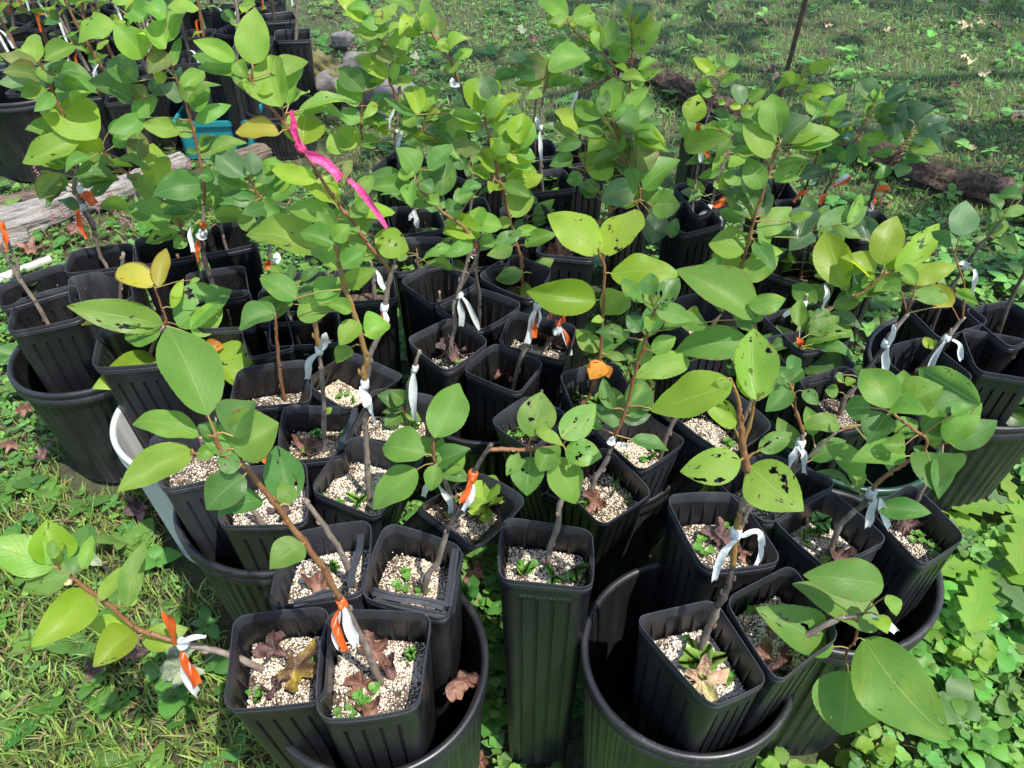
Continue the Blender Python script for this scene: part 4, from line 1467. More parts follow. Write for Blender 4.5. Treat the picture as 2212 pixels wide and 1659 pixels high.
x 14 40 68 g d l

POT U1 2 205 1080 350 1000 590 1050 480 1140 perl=0 soil=.05 # tall double stemmed back sapling with thin white tags and many small lime leaves
s k 5.5 2 370 1080 362 950 365 850 380 680 385 560 380 500
b D 4.5 2 365 960 355 860 372 760
b t 3.4 2 378 720 350 600 320 530 320 400 285 290 240 240 225 150 270 130 270 60
l T2 312 502 85 352 115 y; 340 522 372 365 65 l; 350 545 330 455 70 l; 352 545 478 505 65 y; 355 402 468 375 55 l; 290 302 438 285 130 g; 258 298 335 415 105 u; 242 302 160 330 60 g; 240 242 75 205 75 l; 260 252 292 160 75 l; 310 212 405 155 55 l; 400 335 450 238 80 l; 178 112 -20 0 95 y; 240 192 115 102 85 g; 222 152 375 28 90 l; 150 590 -10 440 130 d; 100 690 20 480 165 l; 150 592 212 445 90 d; 130 782 -20 730 110 g; 150 800 240 700 80 g; 120 940 -10 820 160 y; 130 930 250 900 90 g; 230 660 150 760 70 l; 20 990 -60 850 120 l
b t 3 2 140 900 130 800 140 680 150 590
r w 2 32 362 660 330 740 330 825
r w 2 36 400 840 385 890 362 950
k w 2 395 850 6
x 20 37 61 l g g y d

POT U2 2 700 1100 850 1040 1000 1100 860 1160 perl=0 soil=.05 # very tall back row sapling that curves left at its top, white tag half way up
s D 5 2 840 1100 835 960 820 760 800 620 780 555
b t 3.6 2 790 590 740 460 700 370 640 290 570 190 520 110 480 80
l T2 640 242 608 105 115 u; 580 205 535 -20 105 g; 492 78 548 208 65 y; 482 62 285 -10 75 g; 680 332 658 238 85 l; 700 312 828 242 65 l; 745 372 855 318 65 l; 732 472 742 380 85 l; 640 310 700 330 40 l; 500 742 438 555 105 y; 540 722 645 542 115 l; 832 882 570 720 165 g; 480 742 400 805 110 l; 490 742 270 618 45 d; 540 742 445 815 65 d; 530 922 415 920 65 g; 540 912 715 930 75 g; 800 700 750 590 60 p; 720 720 640 800 90 d
b t 2.6 2 830 900 700 900 560 860 530 780
r w 2 55 770 545 735 530 710 505
x 20 35 58 g g l d y

POT U3 2 1180 1130 1420 1070 1500 1200 1230 1240 perl=0 soil=.06 # slim sapling with a white knot half way up and three broad leaves on top
s k 5 2 1288 1180 1290 1000 1292 800 1305 620 1315 580
b t 3 2 1308 620 1340 510 1345 460
l T2 1330 475 1135 385 165 u; 1342 455 1618 370 150 g; 1312 482 1505 398 60 y; 1290 562 1128 425 110 l; 1222 372 1085 340 70 p; 1150 482 978 525 65 d; 1300 590 1200 640 70 g; 1310 560 1420 520 60 g
r w 2 34 1290 830 1288 910 1302 1015
r w 2 40 1285 820 1275 780 1272 745
k w 2 1290 822 7
w l 2 1330 1080 160
w l 2 1300 1190 140
w m 2 1380 1120 150
x 8 37 61 g d l

POT U4 2 1190 900 1320 890 1350 1000 1240 1030 perl=0 soil=.05 side=.09 # dark bare stem right behind the slim sapling with the white knot
s D 4.5 2 1240 960 1250 820 1262 650 1268 590
POT U5 2 1440 950 1600 920 1680 1020 1500 1060 perl=0 soil=.05 # back row sapling with a long white tail and an arching top of lime leaves
s D 5 2 1560 1000 1545 850 1540 700 1530 590
b t 3.4 2 1540 620 1700 520 1780 480 1720 380 1640 290 1540 230 1470 150
l T2 1472 112 1285 -10 125 l; 1462 112 1345 140 65 l; 1500 132 1645 95 135 l; 1560 195 1640 95 90 g; 1690 312 1650 135 85 y; 1695 312 1778 128 95 g; 1682 332 1610 195 85 l; 1480 232 1395 188 55 p; 1600 502 1620 335 95 d; 1640 522 1745 395 115 d; 1480 260 1320 320 50 d; 1560 560 1440 540 60 g; 1690 470 1760 420 70 d; 1520 330 1560 230 60 g
r w 2 30 1530 580 1510 640 1480 715
x 12 35 58 l g y

POT U10 2 1800 900 1960 880 2000 980 1850 1020 perl=0 soil=.05 # grafted sapling with a pale collar and upright shiny leaves at the cluster's top edge
s k 5.5 2 1880 960 1868 800 1862 640
b k 6 2 1862 700 1866 640
b t 3.6 2 1866 660 1870 550 1880 400 1882 250 1882 100
l T2 1842 398 1795 222 145 g; 1908 332 2080 145 165 g; 1890 222 2015 85 105 y; 1900 152 1985 45 85 p; 1872 222 1860 5 55 y; 1850 52 1765 -10 60 p; 1845 130 1810 60 40 g; 1902 522 2085 445 65 g; 1885 300 1930 200 60 l; 1870 560 1940 550 50 l
r w 2 35 1800 520 1810 490 1815 460
x 6 35 58 l g

POT U6 2 345 1360 560 1340 640 1470 370 1500 perl=0 soil=.07 # pot in the back row with a dusty wall, a limp grey ribbon on its stem
s k 4.5 2 490 1640 492 1500 482 1350 488 1240
l T2 640 1482 515 1650 150 dh; 620 1500 690 1600 80 d
r q 2 50 475 1345 490 1400 510 1450
r q 2 40 490 1350 460 1380 460 1400
x 7 35 53 d g

POT U7 2 370 1540 640 1525 690 1680 345 1760 perl=20 soil=.07 # shaded pot with clover sprouts below the limp grey ribbon
s k 4 5 500 95 495 20 T2 495 1640
w c 5 430 90 90
w c 5 545 75 80
x 4 32 48 d g

POT U8 2 1100 1360 1250 1350 1330 1460 1150 1490 perl=0 soil=.07 # narrow view of a pot behind the lime crowned central sapling
s k 4 2 1210 1430 1200 1350
x 6 35 53 d g

POT U9 2 740 1560 980 1530 1060 1690 760 1710 perl=0 soil=.07 # pot with an orange and a white tag low on its stem, under the yellowish leaves
s k 5 2 870 1660 880 1600 870 1540
r w 2 60 870 1580 850 1610 870 1650
r o 2 50 850 1560 880 1570 900 1580
x 7 35 53 g d

POT U11 2 700 1300 880 1280 920 1420 720 1440 perl=0 soil=.07 # back pot almost hidden by dark leaves left of the central sapling
s k 4 2 800 1380 860 1200 830 1080
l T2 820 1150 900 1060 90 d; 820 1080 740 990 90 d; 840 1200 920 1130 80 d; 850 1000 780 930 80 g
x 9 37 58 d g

POT R1 3 0 1200 150 1180 290 1290 130 1400 perl=0 soil=.06 # speckled grey stem with an orange and white bow, blurred orange flag beside its pot
s k 5 3 85 1600 150 1430 205 1290
b k 5.5 3 190 1330 210 1280 215 1240
b k 3.8 3 212 1250 250 1120 300 980 370 820 410 710
l T3 60 785 118 608 150 yh; 15 892 95 765 95 g; 20 940 325 870 135 l; 285 1002 165 885 125 p; 400 672 345 535 105 p; 440 652 552 575 65 g; 420 1012 305 1080 85 l; 390 690 315 690 50 y; 390 832 525 745 95 d; 350 860 225 790 70 g; 310 1000 420 900 80 d; 260 1100 110 1150 60 g; 400 760 470 680 70 y; 210 1200 330 1160 80 l; 280 1120 400 1180 100 l
r o 3 65 205 1330 250 1300 285 1270
r w 3 55 200 1345 150 1360 115 1400
r w 3 55 215 1345 240 1400 260 1440
r o 3 40 185 1365 130 1400 70 1445
k w 3 200 1340 8
x 17 35 61 g l p d

POT R1b 3 -40 1350 110 1290 200 1420 30 1500 perl=0 soil=.06 # pot in front of the orange and white bow with a plain stick
s k 4 3 100 1290 95 1190
b k 3 3 98 1230 110 1030 110 900
r w 3 40 110 900 125 960 120 1030
r o 3 35 120 900 150 950 170 1000
r o 3 45 95 830 110 810 120 790
POT R2 6 580 100 760 20 1000 60 850 140 perl=0 soil=.05 # shaded pot right of centre with a bent dark leaf above it
s D 4 6 770 160 790 60 800 -20
b t 3 3 790 1560 850 1500 900 1480
l T3 880 1482 1205 1338 155 dh; 900 1500 720 1420 110 b; 850 1500 700 1620 130 p; 1000 1480 900 1600 110 g; 1080 1440 1175 1240 70 l; 1240 1565 1165 1378 135 b; 1050 1560 980 1460 60 l
l T6 700 110 640 -40 140 g; 830 60 960 -10 100 g; 740 60 600 20 90 g; 870 110 1000 160 110 d; 930 150 860 100 80 g
x 12 40 64 d g p

POT R0a 3 60 770 180 760 240 830 120 850 perl=0 soil=.05 side=.085 # smallest leafy top at the back, pale sprig in front of the rotted log
s k 3.5 3 150 800 190 700 222 620
b t 2.2 3 215 640 245 560 270 475
l T3 222 478 78 365 75 y; 232 455 328 440 45 u; 282 445 360 338 75 g; 265 440 220 385 50 g; 262 522 392 488 55 g; 215 590 90 540 60 d; 240 650 290 670 40 l; 200 620 130 590 50 g
x 5 29 45 g l

POT R0b 3 520 1180 650 1150 700 1260 580 1290 perl=0 soil=.05 side=.085 # leggy sapling with two bronze edged leaves beside the rusty stake
s D 3.6 3 615 1290 680 1180 725 1110
b t 2.6 3 720 1120 690 900 680 700 720 620 765 540
l T3 822 452 995 385 75 y; 722 545 648 462 55 y; 722 532 785 490 55 l; 735 585 872 548 45 l; 790 500 830 410 60 u; 700 720 790 680 60 b
x 6 32 50 y l

POT R0c 3 680 1330 810 1300 870 1400 740 1440 perl=0 soil=.05 side=.09 # tilted dark stem with a small orange flag, second of the row beside the rotted log
s D 5 3 770 1330 800 1230 830 1150
b t 3 3 830 1150 870 1040 895 930 920 800 930 740
l T3 920 745 805 635 105 g; 952 740 1072 600 85 l; 950 795 1095 725 75 g; 900 950 880 900 50 y; 1080 902 1055 752 80 l; 780 1142 950 1105 85 b; 770 1150 605 1170 50 l; 900 1000 800 900 110 l; 890 880 960 960 80 d; 880 1050 960 1000 80 d
r o 3 48 815 1215 770 1240 722 1290
r w 3 40 830 1180 845 1160 850 1150
x 10 35 53 g d b

POT R0d 3 800 1380 930 1340 990 1440 860 1480 perl=0 soil=.05 side=.09 # tilted dark stem with an orange and white streamer, bluish green leaves high up
s D 5 3 890 1330 930 1250 965 1190
b t 3.2 3 962 1200 1020 1060 1080 970 1140 890 1200 760 1255 670
l T3 1250 652 1145 515 115 p; 1262 652 1290 545 55 g; 1312 642 1475 572 85 b; 1250 672 1132 650 55 g; 1260 742 1412 678 75 g; 1145 918 1355 878 90 l; 1008 1012 1142 1000 70 g; 1150 970 1220 1050 80 d; 1060 1010 930 960 90 d; 1110 930 1010 890 70 b; 1180 800 1110 760 60 d; 1240 700 1330 760 70 d
r o 3 46 970 1185 1030 1160 1085 1130
r o 3 40 945 1240 905 1260 882 1300
r w 3 40 965 1200 1030 1140 1075 1120
x 11 35 56 g d b

POT R0e 3 1120 1400 1250 1380 1310 1480 1180 1510 perl=0 soil=.05 side=.09 # outermost tilted sapling of dark bluish leaves, nearest the rotted log
s D 5 3 1215 1350 1245 1230 1275 1160
b t 3.2 3 1270 1170 1350 1070 1420 950 1470 880 1520 810
l T3 1392 892 1300 735 175 b; 1462 772 1450 645 115 b; 1510 802 1640 680 115 b; 1535 862 1728 768 105 b; 1500 882 1690 965 115 b; 1380 980 1235 1000 60 d; 1420 1052 1400 1145 105 p; 1430 1020 1545 1050 60 d; 1480 860 1560 780 90 b; 1440 920 1330 900 80 d; 1360 1080 1250 1150 70 d
r o 3 46 1250 1225 1290 1200 1335 1190
r o 3 40 1240 1260 1240 1300 1215 1330
r w 3 34 1235 1280 1222 1320 1205 1345
x 11 37 58 b d g

POT R3 6 545 390 860 340 1080 545 790 610 reg=.4 perl=0 soil=.06 # sapling arching right under a fan of big lime yellow leaves, white bow below
s k 5 6 770 480 785 400 800 320 815 260
b t 4 6 770 460 870 400 960 350 1100 290 1180 240 1290 150 1390 100
l T6 1052 218 930 -145 215 y; 1290 70 1395 -245 205 y; 1388 115 1668 -195 155 y; 1420 155 1798 68 135 y; 1400 105 1275 -35 115 y; 1232 165 1035 15 105 y; 1412 135 1245 245 95 l; 985 342 1195 265 95 g; 968 402 1118 565 115 l; 960 385 1168 475 80 p; 878 315 715 195 135 g; 790 400 710 440 60 l; 865 435 740 505 85 g; 810 485 920 575 95 g; 870 380 800 420 60 g; 1190 240 1240 120 80 l; 1390 110 1520 20 110 y
r w 6 42 790 320 720 330 655 378
r w 6 45 785 320 780 370 765 400
r w 6 44 925 185 935 250 905 325
k w 6 788 322 7
x 9 40 66 g l d

POT R3b 6 620 560 840 520 1060 700 830 760 perl=0 soil=.06 # sapling with a broad drooping dark leaf and an orange tag glimpsed underneath
s k 4 6 780 660 770 600 760 560
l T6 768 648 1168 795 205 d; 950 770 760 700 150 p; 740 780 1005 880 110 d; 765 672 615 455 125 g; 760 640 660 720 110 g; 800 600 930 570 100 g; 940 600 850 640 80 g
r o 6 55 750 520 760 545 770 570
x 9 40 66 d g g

POT D3 6 290 1430 560 1340 930 1470 560 1660 b=D reg=.35 perl=120 soil=.05 # cut sapling with a wide white bow at the cut and a bare climbing side shoot
s k 5.5 6 640 1560 720 1400 755 1280 800 1155
b k 4 6 700 1440 790 1345 900 1240 1010 1145
b t 2.4 6 1010 1150 1100 1120 1190 1100
b t 3.2 6 775 1165 740 1000 735 910 690 820
l T6 702 862 548 1015 135 d; 790 882 885 975 90 dh; 700 830 790 740 80 d; 690 830 620 760 90 d
r w 6 60 740 1220 710 1290 680 1390
r w 6 62 745 1220 785 1270 790 1370
k w 6 745 1222 9
x 6 37 56 d g

POT R4 6 800 830 1050 740 1330 1030 1050 1110 b=G reg=.35 perl=120 soil=.055 # stout dark trunk with a white ribbon up and down it in the green bucket
s k 6.5 6 1035 1050 1050 950 1090 900 1150 830
b D 6.5 6 1140 840 1250 690 1330 570
b k 6.5 6 1325 580 1370 500 1470 380
b t 2.2 6 1455 390 1490 290 1525 180
b t 2.2 6 1425 380 1418 230
l T6 1725 285 1465 268 115 g; 1750 340 1610 200 150 Yh; 1050 780 990 790 40 p; 1070 850 1130 810 50 l; 1040 830 1010 780 40 l; 1420 240 1300 210 90 g; 1520 190 1440 60 80 l
l T6 1020 890 930 880 90 g
r w 6 46 1335 570 1350 500 1365 430
r w 6 66 1335 590 1310 660 1290 760
k w 6 1335 580 8.5
POT R5 6 1460 310 1700 240 1940 440 1690 550 b=R perl=0 soil=.08 # dark twiggy sapling at the right edge with a white knot above a yellowed leaf
s D 5 6 1620 440 1680 330 1760 200 1830 90 1890 0
b D 4 6 1885 10 T3 1920 1600 1990 1520 2065 1425
l T3 2205 1282 2035 1268 75 d; 2230 1342 2055 1385 75 g; 2210 1200 2150 1180 50 d
r w 6 45 1870 80 1820 40 1775 20
r w 6 52 1880 85 1885 160 1865 245
k w 6 1875 82 7
x 4 37 53 d g

POT R9 6 1330 640 1570 560 1830 780 1560 860 b=R perl=0 soil=.07 # thick cut trunk tied with a long white ribbon, one thin shoot carrying a round leaf
s D 6 6 1480 790 1560 720 1690 570
b k 6.5 6 1680 585 1750 500 1830 405
b t 2.6 6 1815 420 1832 230 1790 80 1765 0
b t 2 6 1785 430 1745 330
l T3 1800 1522 1842 1292 190 p; 1772 1592 1615 1495 95 d
l T6 1770 250 1920 320 60 l; 1600 610 1580 530 60 y; 1605 610 1650 555 50 y
r w 6 48 1695 545 1620 660 1545 775
r w 6 44 1740 535 1780 570 1785 655
k w 6 1710 542 8.5
POT R6 6 1930 380 2120 340 2330 480 2130 570 perl=0 soil=.07 # bare dark stem leaning out past the right end of the cluster
s D 5 6 2050 460 2120 320 2212 140 2280 20
POT R7 6 1870 500 2180 540 2230 790 1990 740 b=R perl=0 soil=.09 # deep angular pot in the shade at the right end, its rims touching two others
s D 5 6 2110 690 2180 600 2260 490
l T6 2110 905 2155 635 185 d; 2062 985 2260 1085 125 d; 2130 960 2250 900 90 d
POT D1 9 595 50 960 -140 1350 185 950 385 b=D reg=.3 perl=460 soil=.05 # grey trunk leaning right under a heavy bunch of dull green eaten leaves
s k 6 9 890 320 960 280 1010 150 1080 60 1180 -20
b D 5 9 1150 10 T6 1200 1590 1250 1500
b t 3.6 6 1245 1505 1300 1450 1400 1380 1470 1340 1560 1280 1590 1200 1500 1130 1380 1040
b t 2.4 6 1590 1210 1650 1250 1720 1200
l T6 1350 995 1165 735 225 g; 1400 965 1440 742 145 g; 1430 985 1695 855 205 gh; 1350 1002 1595 1030 110 g; 1232 992 1055 1000 150 d; 1330 1035 1205 1215 190 dh; 1380 1165 1535 1080 145 gh; 1450 1232 1305 1225 115 gh; 1640 1245 1640 940 145 g; 1700 1205 1935 1040 160 g; 1760 1245 2048 1065 175 d; 1590 1278 1645 1520 315 d; 1930 975 1525 735 215 dh; 1750 1040 1880 980 90 g; 1560 1180 1700 1050 120 d; 1560 1290 1500 1240 60 d
r q 6 66 1245 1550 1215 1620 1175 1710
r w 6 62 1275 1550 1290 1620 1315 1720
k q 6 1255 1545 9
w m 9 870 170 200
w l 9 790 220 90
x 7 40 64 d g

POT D2 9 1230 0 1470 -150 1815 190 1580 360 b=D reg=.3 perl=200 soil=.05 # plain grey stick in the outermost right pot with a dented rim
s k 5 9 1400 165 1440 60 1500 -10 T6 1540 1560 1585 1470
w c 9 1500 200 90
w c 9 1570 220 90
w c 9 1640 290 90
POT B3 9 -40 -50 330 -50 595 320 190 345 b=B reg=.35 perl=240 soil=.05 # short stick in a dark pot behind the tall hole eaten sapling of the right bucket
s k 4.5 9 330 310 390 130 450 0 T6 560 1570
w c 9 480 250 110
w c 9 320 130 70
w c 9 130 200 60
POT B1 9 -310 700 215 590 555 1120 230 1290 b=B reg=.25 perl=640 soil=.05 # sapling with big lime leaves eaten into holes, long white ribbon on its yellow stem
s k 6.5 9 120 940 160 820 225 690 235 620
b D 6.2 9 235 630 290 550 320 450 335 370
b m 5 9 335 380 350 200 372 80 395 0 T6 405 1640
b k 5.5 6 400 1650 425 1560 430 1430 425 1380
b t 5 6 425 1400 412 1290 400 1200 385 1060 378 990
b m 2.6 6 380 1000 360 910 338 845
b m 3 6 405 1230 450 1070 480 945
b m 2.6 6 405 1260 380 1190 350 1125
b m 2.2 6 425 1330 505 1265
l T6 335 840 -190 1015 250 y; 470 940 445 650 165 yh; 498 948 470 485 240 l; 350 1122 140 880 135 yh; 388 1335 -5 1405 230 lh; 450 1372 795 1660 310 lh; 505 1265 728 1150 130 gh; 300 800 260 880 90 l
r w 9 62 360 165 270 220 195 400
r w 9 62 380 150 480 105 515 170
r w 9 45 500 130 510 230 460 300
k w 9 362 158 8
w r 9 120 1010 330
w c 9 70 860 90
POT B2 9 305 590 720 350 1000 830 640 1150 b=B reg=.25 perl=560 soil=.05 # sapling lying low to the right with five very large leaves at the front right corner
s k 5.5 9 575 945 740 865 960 740 1060 700
b D 4 9 1040 705 1120 700 1180 680
b t 3 9 1120 700 1145 770 1125 850 1070 930 1065 1000
l T9 1310 500 800 435 255 g; 1290 770 716 488 215 g; 985 900 488 642 250 gh; 1080 1050 1040 1465 375 g; 1180 845 1745 1500 425 gh; 1335 560 1400 695 95 l; 1270 690 1335 810 110 y
r w 9 66 1220 650 1290 690 1365 730
w c 9 650 1070 80
w c 9 460 690 80

POT C 8 1050 60 1620 150 1635 520 1030 440 reg=.3 perl=520 soil=.05 foot=.043 text=CORVALLIS_OR_97333 # lone tall square pot standing on the ground at the front centre between two buckets
s k 5.5 8 1330 385 1350 260 1400 140 1415 0 T5 1440 1560 1460 1500
l T5 1470 1560 1540 1610 60 g
w l 8 1510 400 200
w l 8 1380 450 130
w c 8 1215 370 90
w c 8 1150 390 80
w l 8 1180 435 110
"""
TABLE = TABLE.replace("b g 0 5 0 0 0 0\n", "b t 3.2 5 605 1355 600 1250 603 1180\n")
SIZES = build_table(TABLE)
# ---------------------------------------------------------------- pots in the crowded rows at the back left
def simple_sapling(root, org, base, rng, height, n, codes, tapes, lean, leaf_size=(.036, .066), bare=.35):
    pl = Plant(root, org, base, base.y, rng.randrange(9999))
    pts = [base]
    x = base.copy()
    steps = 5
    dx, dy = lean
    for i in range(steps):
        x = x + Vector((dx + rng.uniform(-.012, .012), dy + rng.uniform(-.01, .01), height / steps))
        pts.append(x.copy())
    P = smooth_path(pts, 3)
    m = len(P)
    V, F = tube([p - org for p in P], [(.0050 * (1 - i / m) + .0018) * rng.uniform(.95, 1.08) for i in range(m)], 7)
    mesh_obj("trunk", V, F, BARKS[rng.choice("kDDt")], root)
    pl.paths.append(P)
    LV = {}
    for i in range(n):
        t = bare + (1 - bare) * (i + rng.random()) / n
        p = P[min(m - 1, int(t * (m - 1)))]
        az = i * 2.4 + rng.uniform(-.5, .5)
        d = Vector((math.cos(az), math.sin(az), rng.uniform(.0, .9))).normalized()
        q = p + d * rng.uniform(.012, .03)
        L = rng.uniform(*leaf_size)
        N = (Vector((0, 0, 1)) + Vector((rng.uniform(-.5, .5), rng.uniform(-.8, .2), 0))).normalized()
        V, F, U = leaf_geo(q, q + d * L, L * rng.uniform(.5, .68), N, rng, bow=rng.uniform(.02, .1), fold=rng.uniform(.1, .4), nu=8)
        nb = len(F)
        pv, pf = tube([q, p], [.0007, .0009], 5, False)
        i0 = len(V); V += pv; F += [tuple(i0 + k for k in f) for f in pf]; U += [(.5, .5)] * len(pv)
        mesh_obj("leaf", [v - org for v in V], F, [LM[rng.choice(codes)], M_PET], root, uvs=U, matidx=[0] * nb + [1] * (len(F) - nb))
    for code in tapes:
        i = int(m * rng.uniform(.22, .5))
        p = P[i] + Vector((0, -.006, 0))
        dxr = rng.uniform(-.03, .03)
        pts = smooth_path([p, p + Vector((dxr, -.006, rng.uniform(-.025, .012))), p + Vector((dxr * 1.4, -.004, -rng.uniform(.045, .08)))], 4)
        V, F = [], []
        for k, c in enumerate(pts):
            w = .0036 * (.5 + .5 * min(1, k / 3))
            a = rng.uniform(-.15, .15) + k * .12
            s = Vector((math.cos(a), math.sin(a), 0))
            for u in (-1, 0, 1):
                V.append(c + s * u * w + Vector((0, -.002 * u * u, 0)) - org)
        for k in range(len(pts) - 1):
            for j in range(2):
                F.append((k * 3 + j, k * 3 + j + 1, k * 3 + j + 4, k * 3 + j + 3))
        mesh_obj("ribbon_tail", V, F, TAPES[code], root)

BACK_LABEL = "slim tagged sapling in a black pot, in the crowded rows at the far back left"
back = [  # px, rim height, yaw, label
    ((632, 75), .26, 12, "end pot of the far back rows beside the grass, with a bare stick"),
    ((548, 92), .26, 5, "greyish pot just left of the end pot in the far back rows"),
    ((600, 36), .26, 20, "pot right behind the end pot of the far back rows"),
    ((413, 122), .30, 4, "pale grey faced pot at the left end of the teal tub"),
    ((490, 130), .30, 48, "dark ribbed pot at the right end of the teal tub"),
    ((205, 196), .25, 30, "foremost black pot of the far back rows, behind the big lime leaf"),
    ((270, 205), .25, 10, "pot next to the foremost one of the far back rows, mostly behind leaves"),
    ((145, 150), .25, 22, "back row pot whose stem wears an orange tail above a white one"),
    ((205, 140), .25, 40, "back row pot whose stem wears a white tag and an orange tag side by side"),
]
for p in ((45, 100), (95, 118), (262, 138), (318, 150), (352, 128), (62, 190), (20, 150), (20, 60), (88, 52), (150, 68), (215, 74), (285, 82), (350, 70), (430, 72), (505, 66), (40, 14), (110, 8), (180, 14), (250, 10), (325, 18), (400, 10), (470, 16), (540, 10), (580, -2)):
    back.append((p, .25, None, BACK_LABEL))
for i, (px, rz, yaw, label) in enumerate(back):
    rng = random.Random(900 + i)
    c = at_z(px, rz)
    ya = math.radians(yaw if yaw is not None else rng.uniform(0, 90))
    sq = lambda q, h, z: [Vector((q.x + math.cos(ya + k) * h * 1.414, q.y + math.sin(ya + k) * h * 1.414, z)) for k in (5 * math.pi / 4, 7 * math.pi / 4, math.pi / 4, 3 * math.pi / 4)]
    org = Vector((c.x, c.y, rz - .25 if rz > .29 else .004))
    h = .060 if i < 5 else .051
    pm = PotMap([p + Vector((0, 0, rng.uniform(-.003, .003))) for p in sq(c, h, rz)], sq(c, h * .76, org.z), rng, .05)
    root = thing("potted_sapling", org, label, "potted sapling", "pear saplings in square black tree pots" if label != BACK_LABEL else "slim saplings in the far back rows")
    H = rz - org.z
    V, F, MI = pot_mesh(pm, 1 - .06 / H, org, H)
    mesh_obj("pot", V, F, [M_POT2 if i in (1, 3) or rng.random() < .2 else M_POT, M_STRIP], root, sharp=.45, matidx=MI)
    V, F = soil_mesh(pm, 1 - .06 / H, org, rng, .003)
    mesh_obj("potting_mix", V, F, M_SOIL, root)
    base = Vector((c.x + rng.uniform(-.015, .015), c.y + rng.uniform(-.015, .015), rz - .065))
    tp = {7: "ow", 8: "ow"}.get(i, rng.choice(["w", "o", "w", "w", "w", ""]))
    simple_sapling(root, org, base, rng, rng.uniform(.42, .62), 0 if i in (0, 2) else rng.randint(13, 20), "lggduy", tp, (rng.uniform(-.02, .02), rng.uniform(-.015, .015)), bare=.3 if px[1] > 40 else .15)

# teal tub under two of them
def box_shell(w, d, h, t, taper=.96):
    V, F = [], []
    def loop(hw, hd, z):
        i0 = len(V)
        r = .02
        for cx, cy, a0 in ((hw - r, hd - r, 0), (-hw + r, hd - r, 90), (-hw + r, -hd + r, 180), (hw - r, -hd + r, 270)):
            for k in range(5):
                a = math.radians(a0 + 90 * k / 4)
                V.append(Vector((cx + r * math.cos(a), cy + r * math.sin(a), z)))
        return i0
    hw, hd = w / 2, d / 2
    ls = [loop(hw * taper, hd * taper, 0), loop(hw - .002, hd - .002, h - .018), loop(hw + .006, hd + .006, h - .016), loop(hw + .006, hd + .006, h), loop(hw - t, hd - t, h), loop((hw - t) * taper, (hd - t) * taper, .006)]
    n = 20
    for a, b in zip(ls, ls[1:]):
        for k in range(n):
            F.append((a + k, a + (k + 1) % n, b + (k + 1) % n, b + k))
    F.append(tuple(range(n))[::-1]); F.append(tuple(ls[-1] + k for k in range(n)))
    return V, F
tc = at_z((456, 268), .12) + Vector((0, .10, 0))
V, F = box_shell(.25, .20, .125, .004)
tub = mesh_obj("teal_tub", V, F, M_TEAL, smooth=False)
tub.location = (tc.x, tc.y, .004); tub.rotation_euler.z = math.radians(4)
tag(tub, "low teal plastic tub with two tall pots standing in it, behind the pink ribbon sapling", "tub")

make_bucket('BB', (52, 178), .17, .26, M_BUCKET, "big black bucket at the back left, standing behind the weathered logs")
make_bucket('BC', (606, 226), .11, .15, M_BUCKET, "low black bucket in the shade right of the teal tub")

# ---------------------------------------------------------------- dead leaves lying in pots and on the ground
DL = 0
def dl(pot, tile, x, y, size, kind, lobes, crumple, label, tilt=(0, 0, 1), z=None, group=None, az=None):
    global DL
    DL += 1
    zz = z if z is not None else (POTS[pot]['soil_z'] + .006 if pot else .024)
    if not pot and z is None:
        q = at_z(TP(tile, x, y), 0)
        for _ in range(3): q = at_z(TP(tile, x, y), gz(q.x, q.y))
        zz = q.z + .024
    p = at_z(TP(tile, x, y), zz)
    r = .53 * size * (K if tile else 1) * (p - CAM).dot(FWD) / FPX
    return fallen_leaf(p, r, kind, label, 40 + DL * 7, crumple * (1.5 if pot else 1.1), lobes, tilt, group, az)
dl('A1', 7, 1780, 930, 250, 'v', 5, .8, "purplish brown crumpled leaf beside the stem of the far leaning sapling")
dl('A1', 7, 1905, 1060, 330, 'y', 5, .9, "yellow and brown blotched dead leaf folded up in the front left pot", (.35, -.2, .9))
dl('A1', 7, 1790, 1190, 200, 'v', 5, .9, "dark crumpled leaf at the front wall of the front left pot")
dl('A2', 8, 215, 950, 250, 'r', 5, .7, "reddish maple leaf behind the stem in the second front pot", (.1, -.4, .9))
dl('A2', 8, 140, 1150, 230, 'r', 5, .5, "reddish pointed maple leaf in front of the stem in the second front pot")
dl('A2', 8, 190, 1305, 180, 'r', 3, .6, "small reddish leaf scrap against the front rim of the second front pot")
dl('A2', 8, 300, 1050, 170, 'v', 3, .9, "curled brown leaf scrap right of the stem in the second front pot")
dl('A4', 7, 2060, 500, 190, 'r', 3, .6, "brown leaf scrap beside the bare cut stub in its pot")
dl('E3', 4, 1985, 1275, 190, 'b', 5, .6, "brown maple leaf in the pot of the slender greyish tagged sapling")
dl('N1', 5, 735, 685, 220, 'v', 5, .9, "crumpled dark leaf at the foot of the twin stemmed sapling")
dl('N2', 5, 1090, 810, 260, 'b', 5, .7, "large brown maple leaf under the leafless cut sapling")
dl('N2', 5, 1000, 780, 190, 'r', 5, .7, "reddish pointed leaf standing up at the left wall under the leafless cut sapling", (-.6, -.3, .7))
dl('N3', 5, 1320, 555, 280, 'b', 5, .9, "big crumpled brown leaf filling the pot with the crossed ribbon stem", (.1, -.35, .9))
dl('N7', 5, 1290, 1185, 200, 'r', 5, .5, "reddish brown leaf in the pot half hidden by a hole eaten leaf")
dl('N13', 5, 1410, 35, 270, 'r', 5, .8, "orange brown leaf on top of the heap behind the two lime leaves", (0, -.4, .9))
dl('N13', 5, 1540, 60, 200, 'b', 5, .8, "duller brown leaf at the right of the heap behind the two lime leaves")
dl('N10', 5, 1655, 1625, 190, 'b', 5, .6, "brown leaf in the pot where thin grass blades grow")
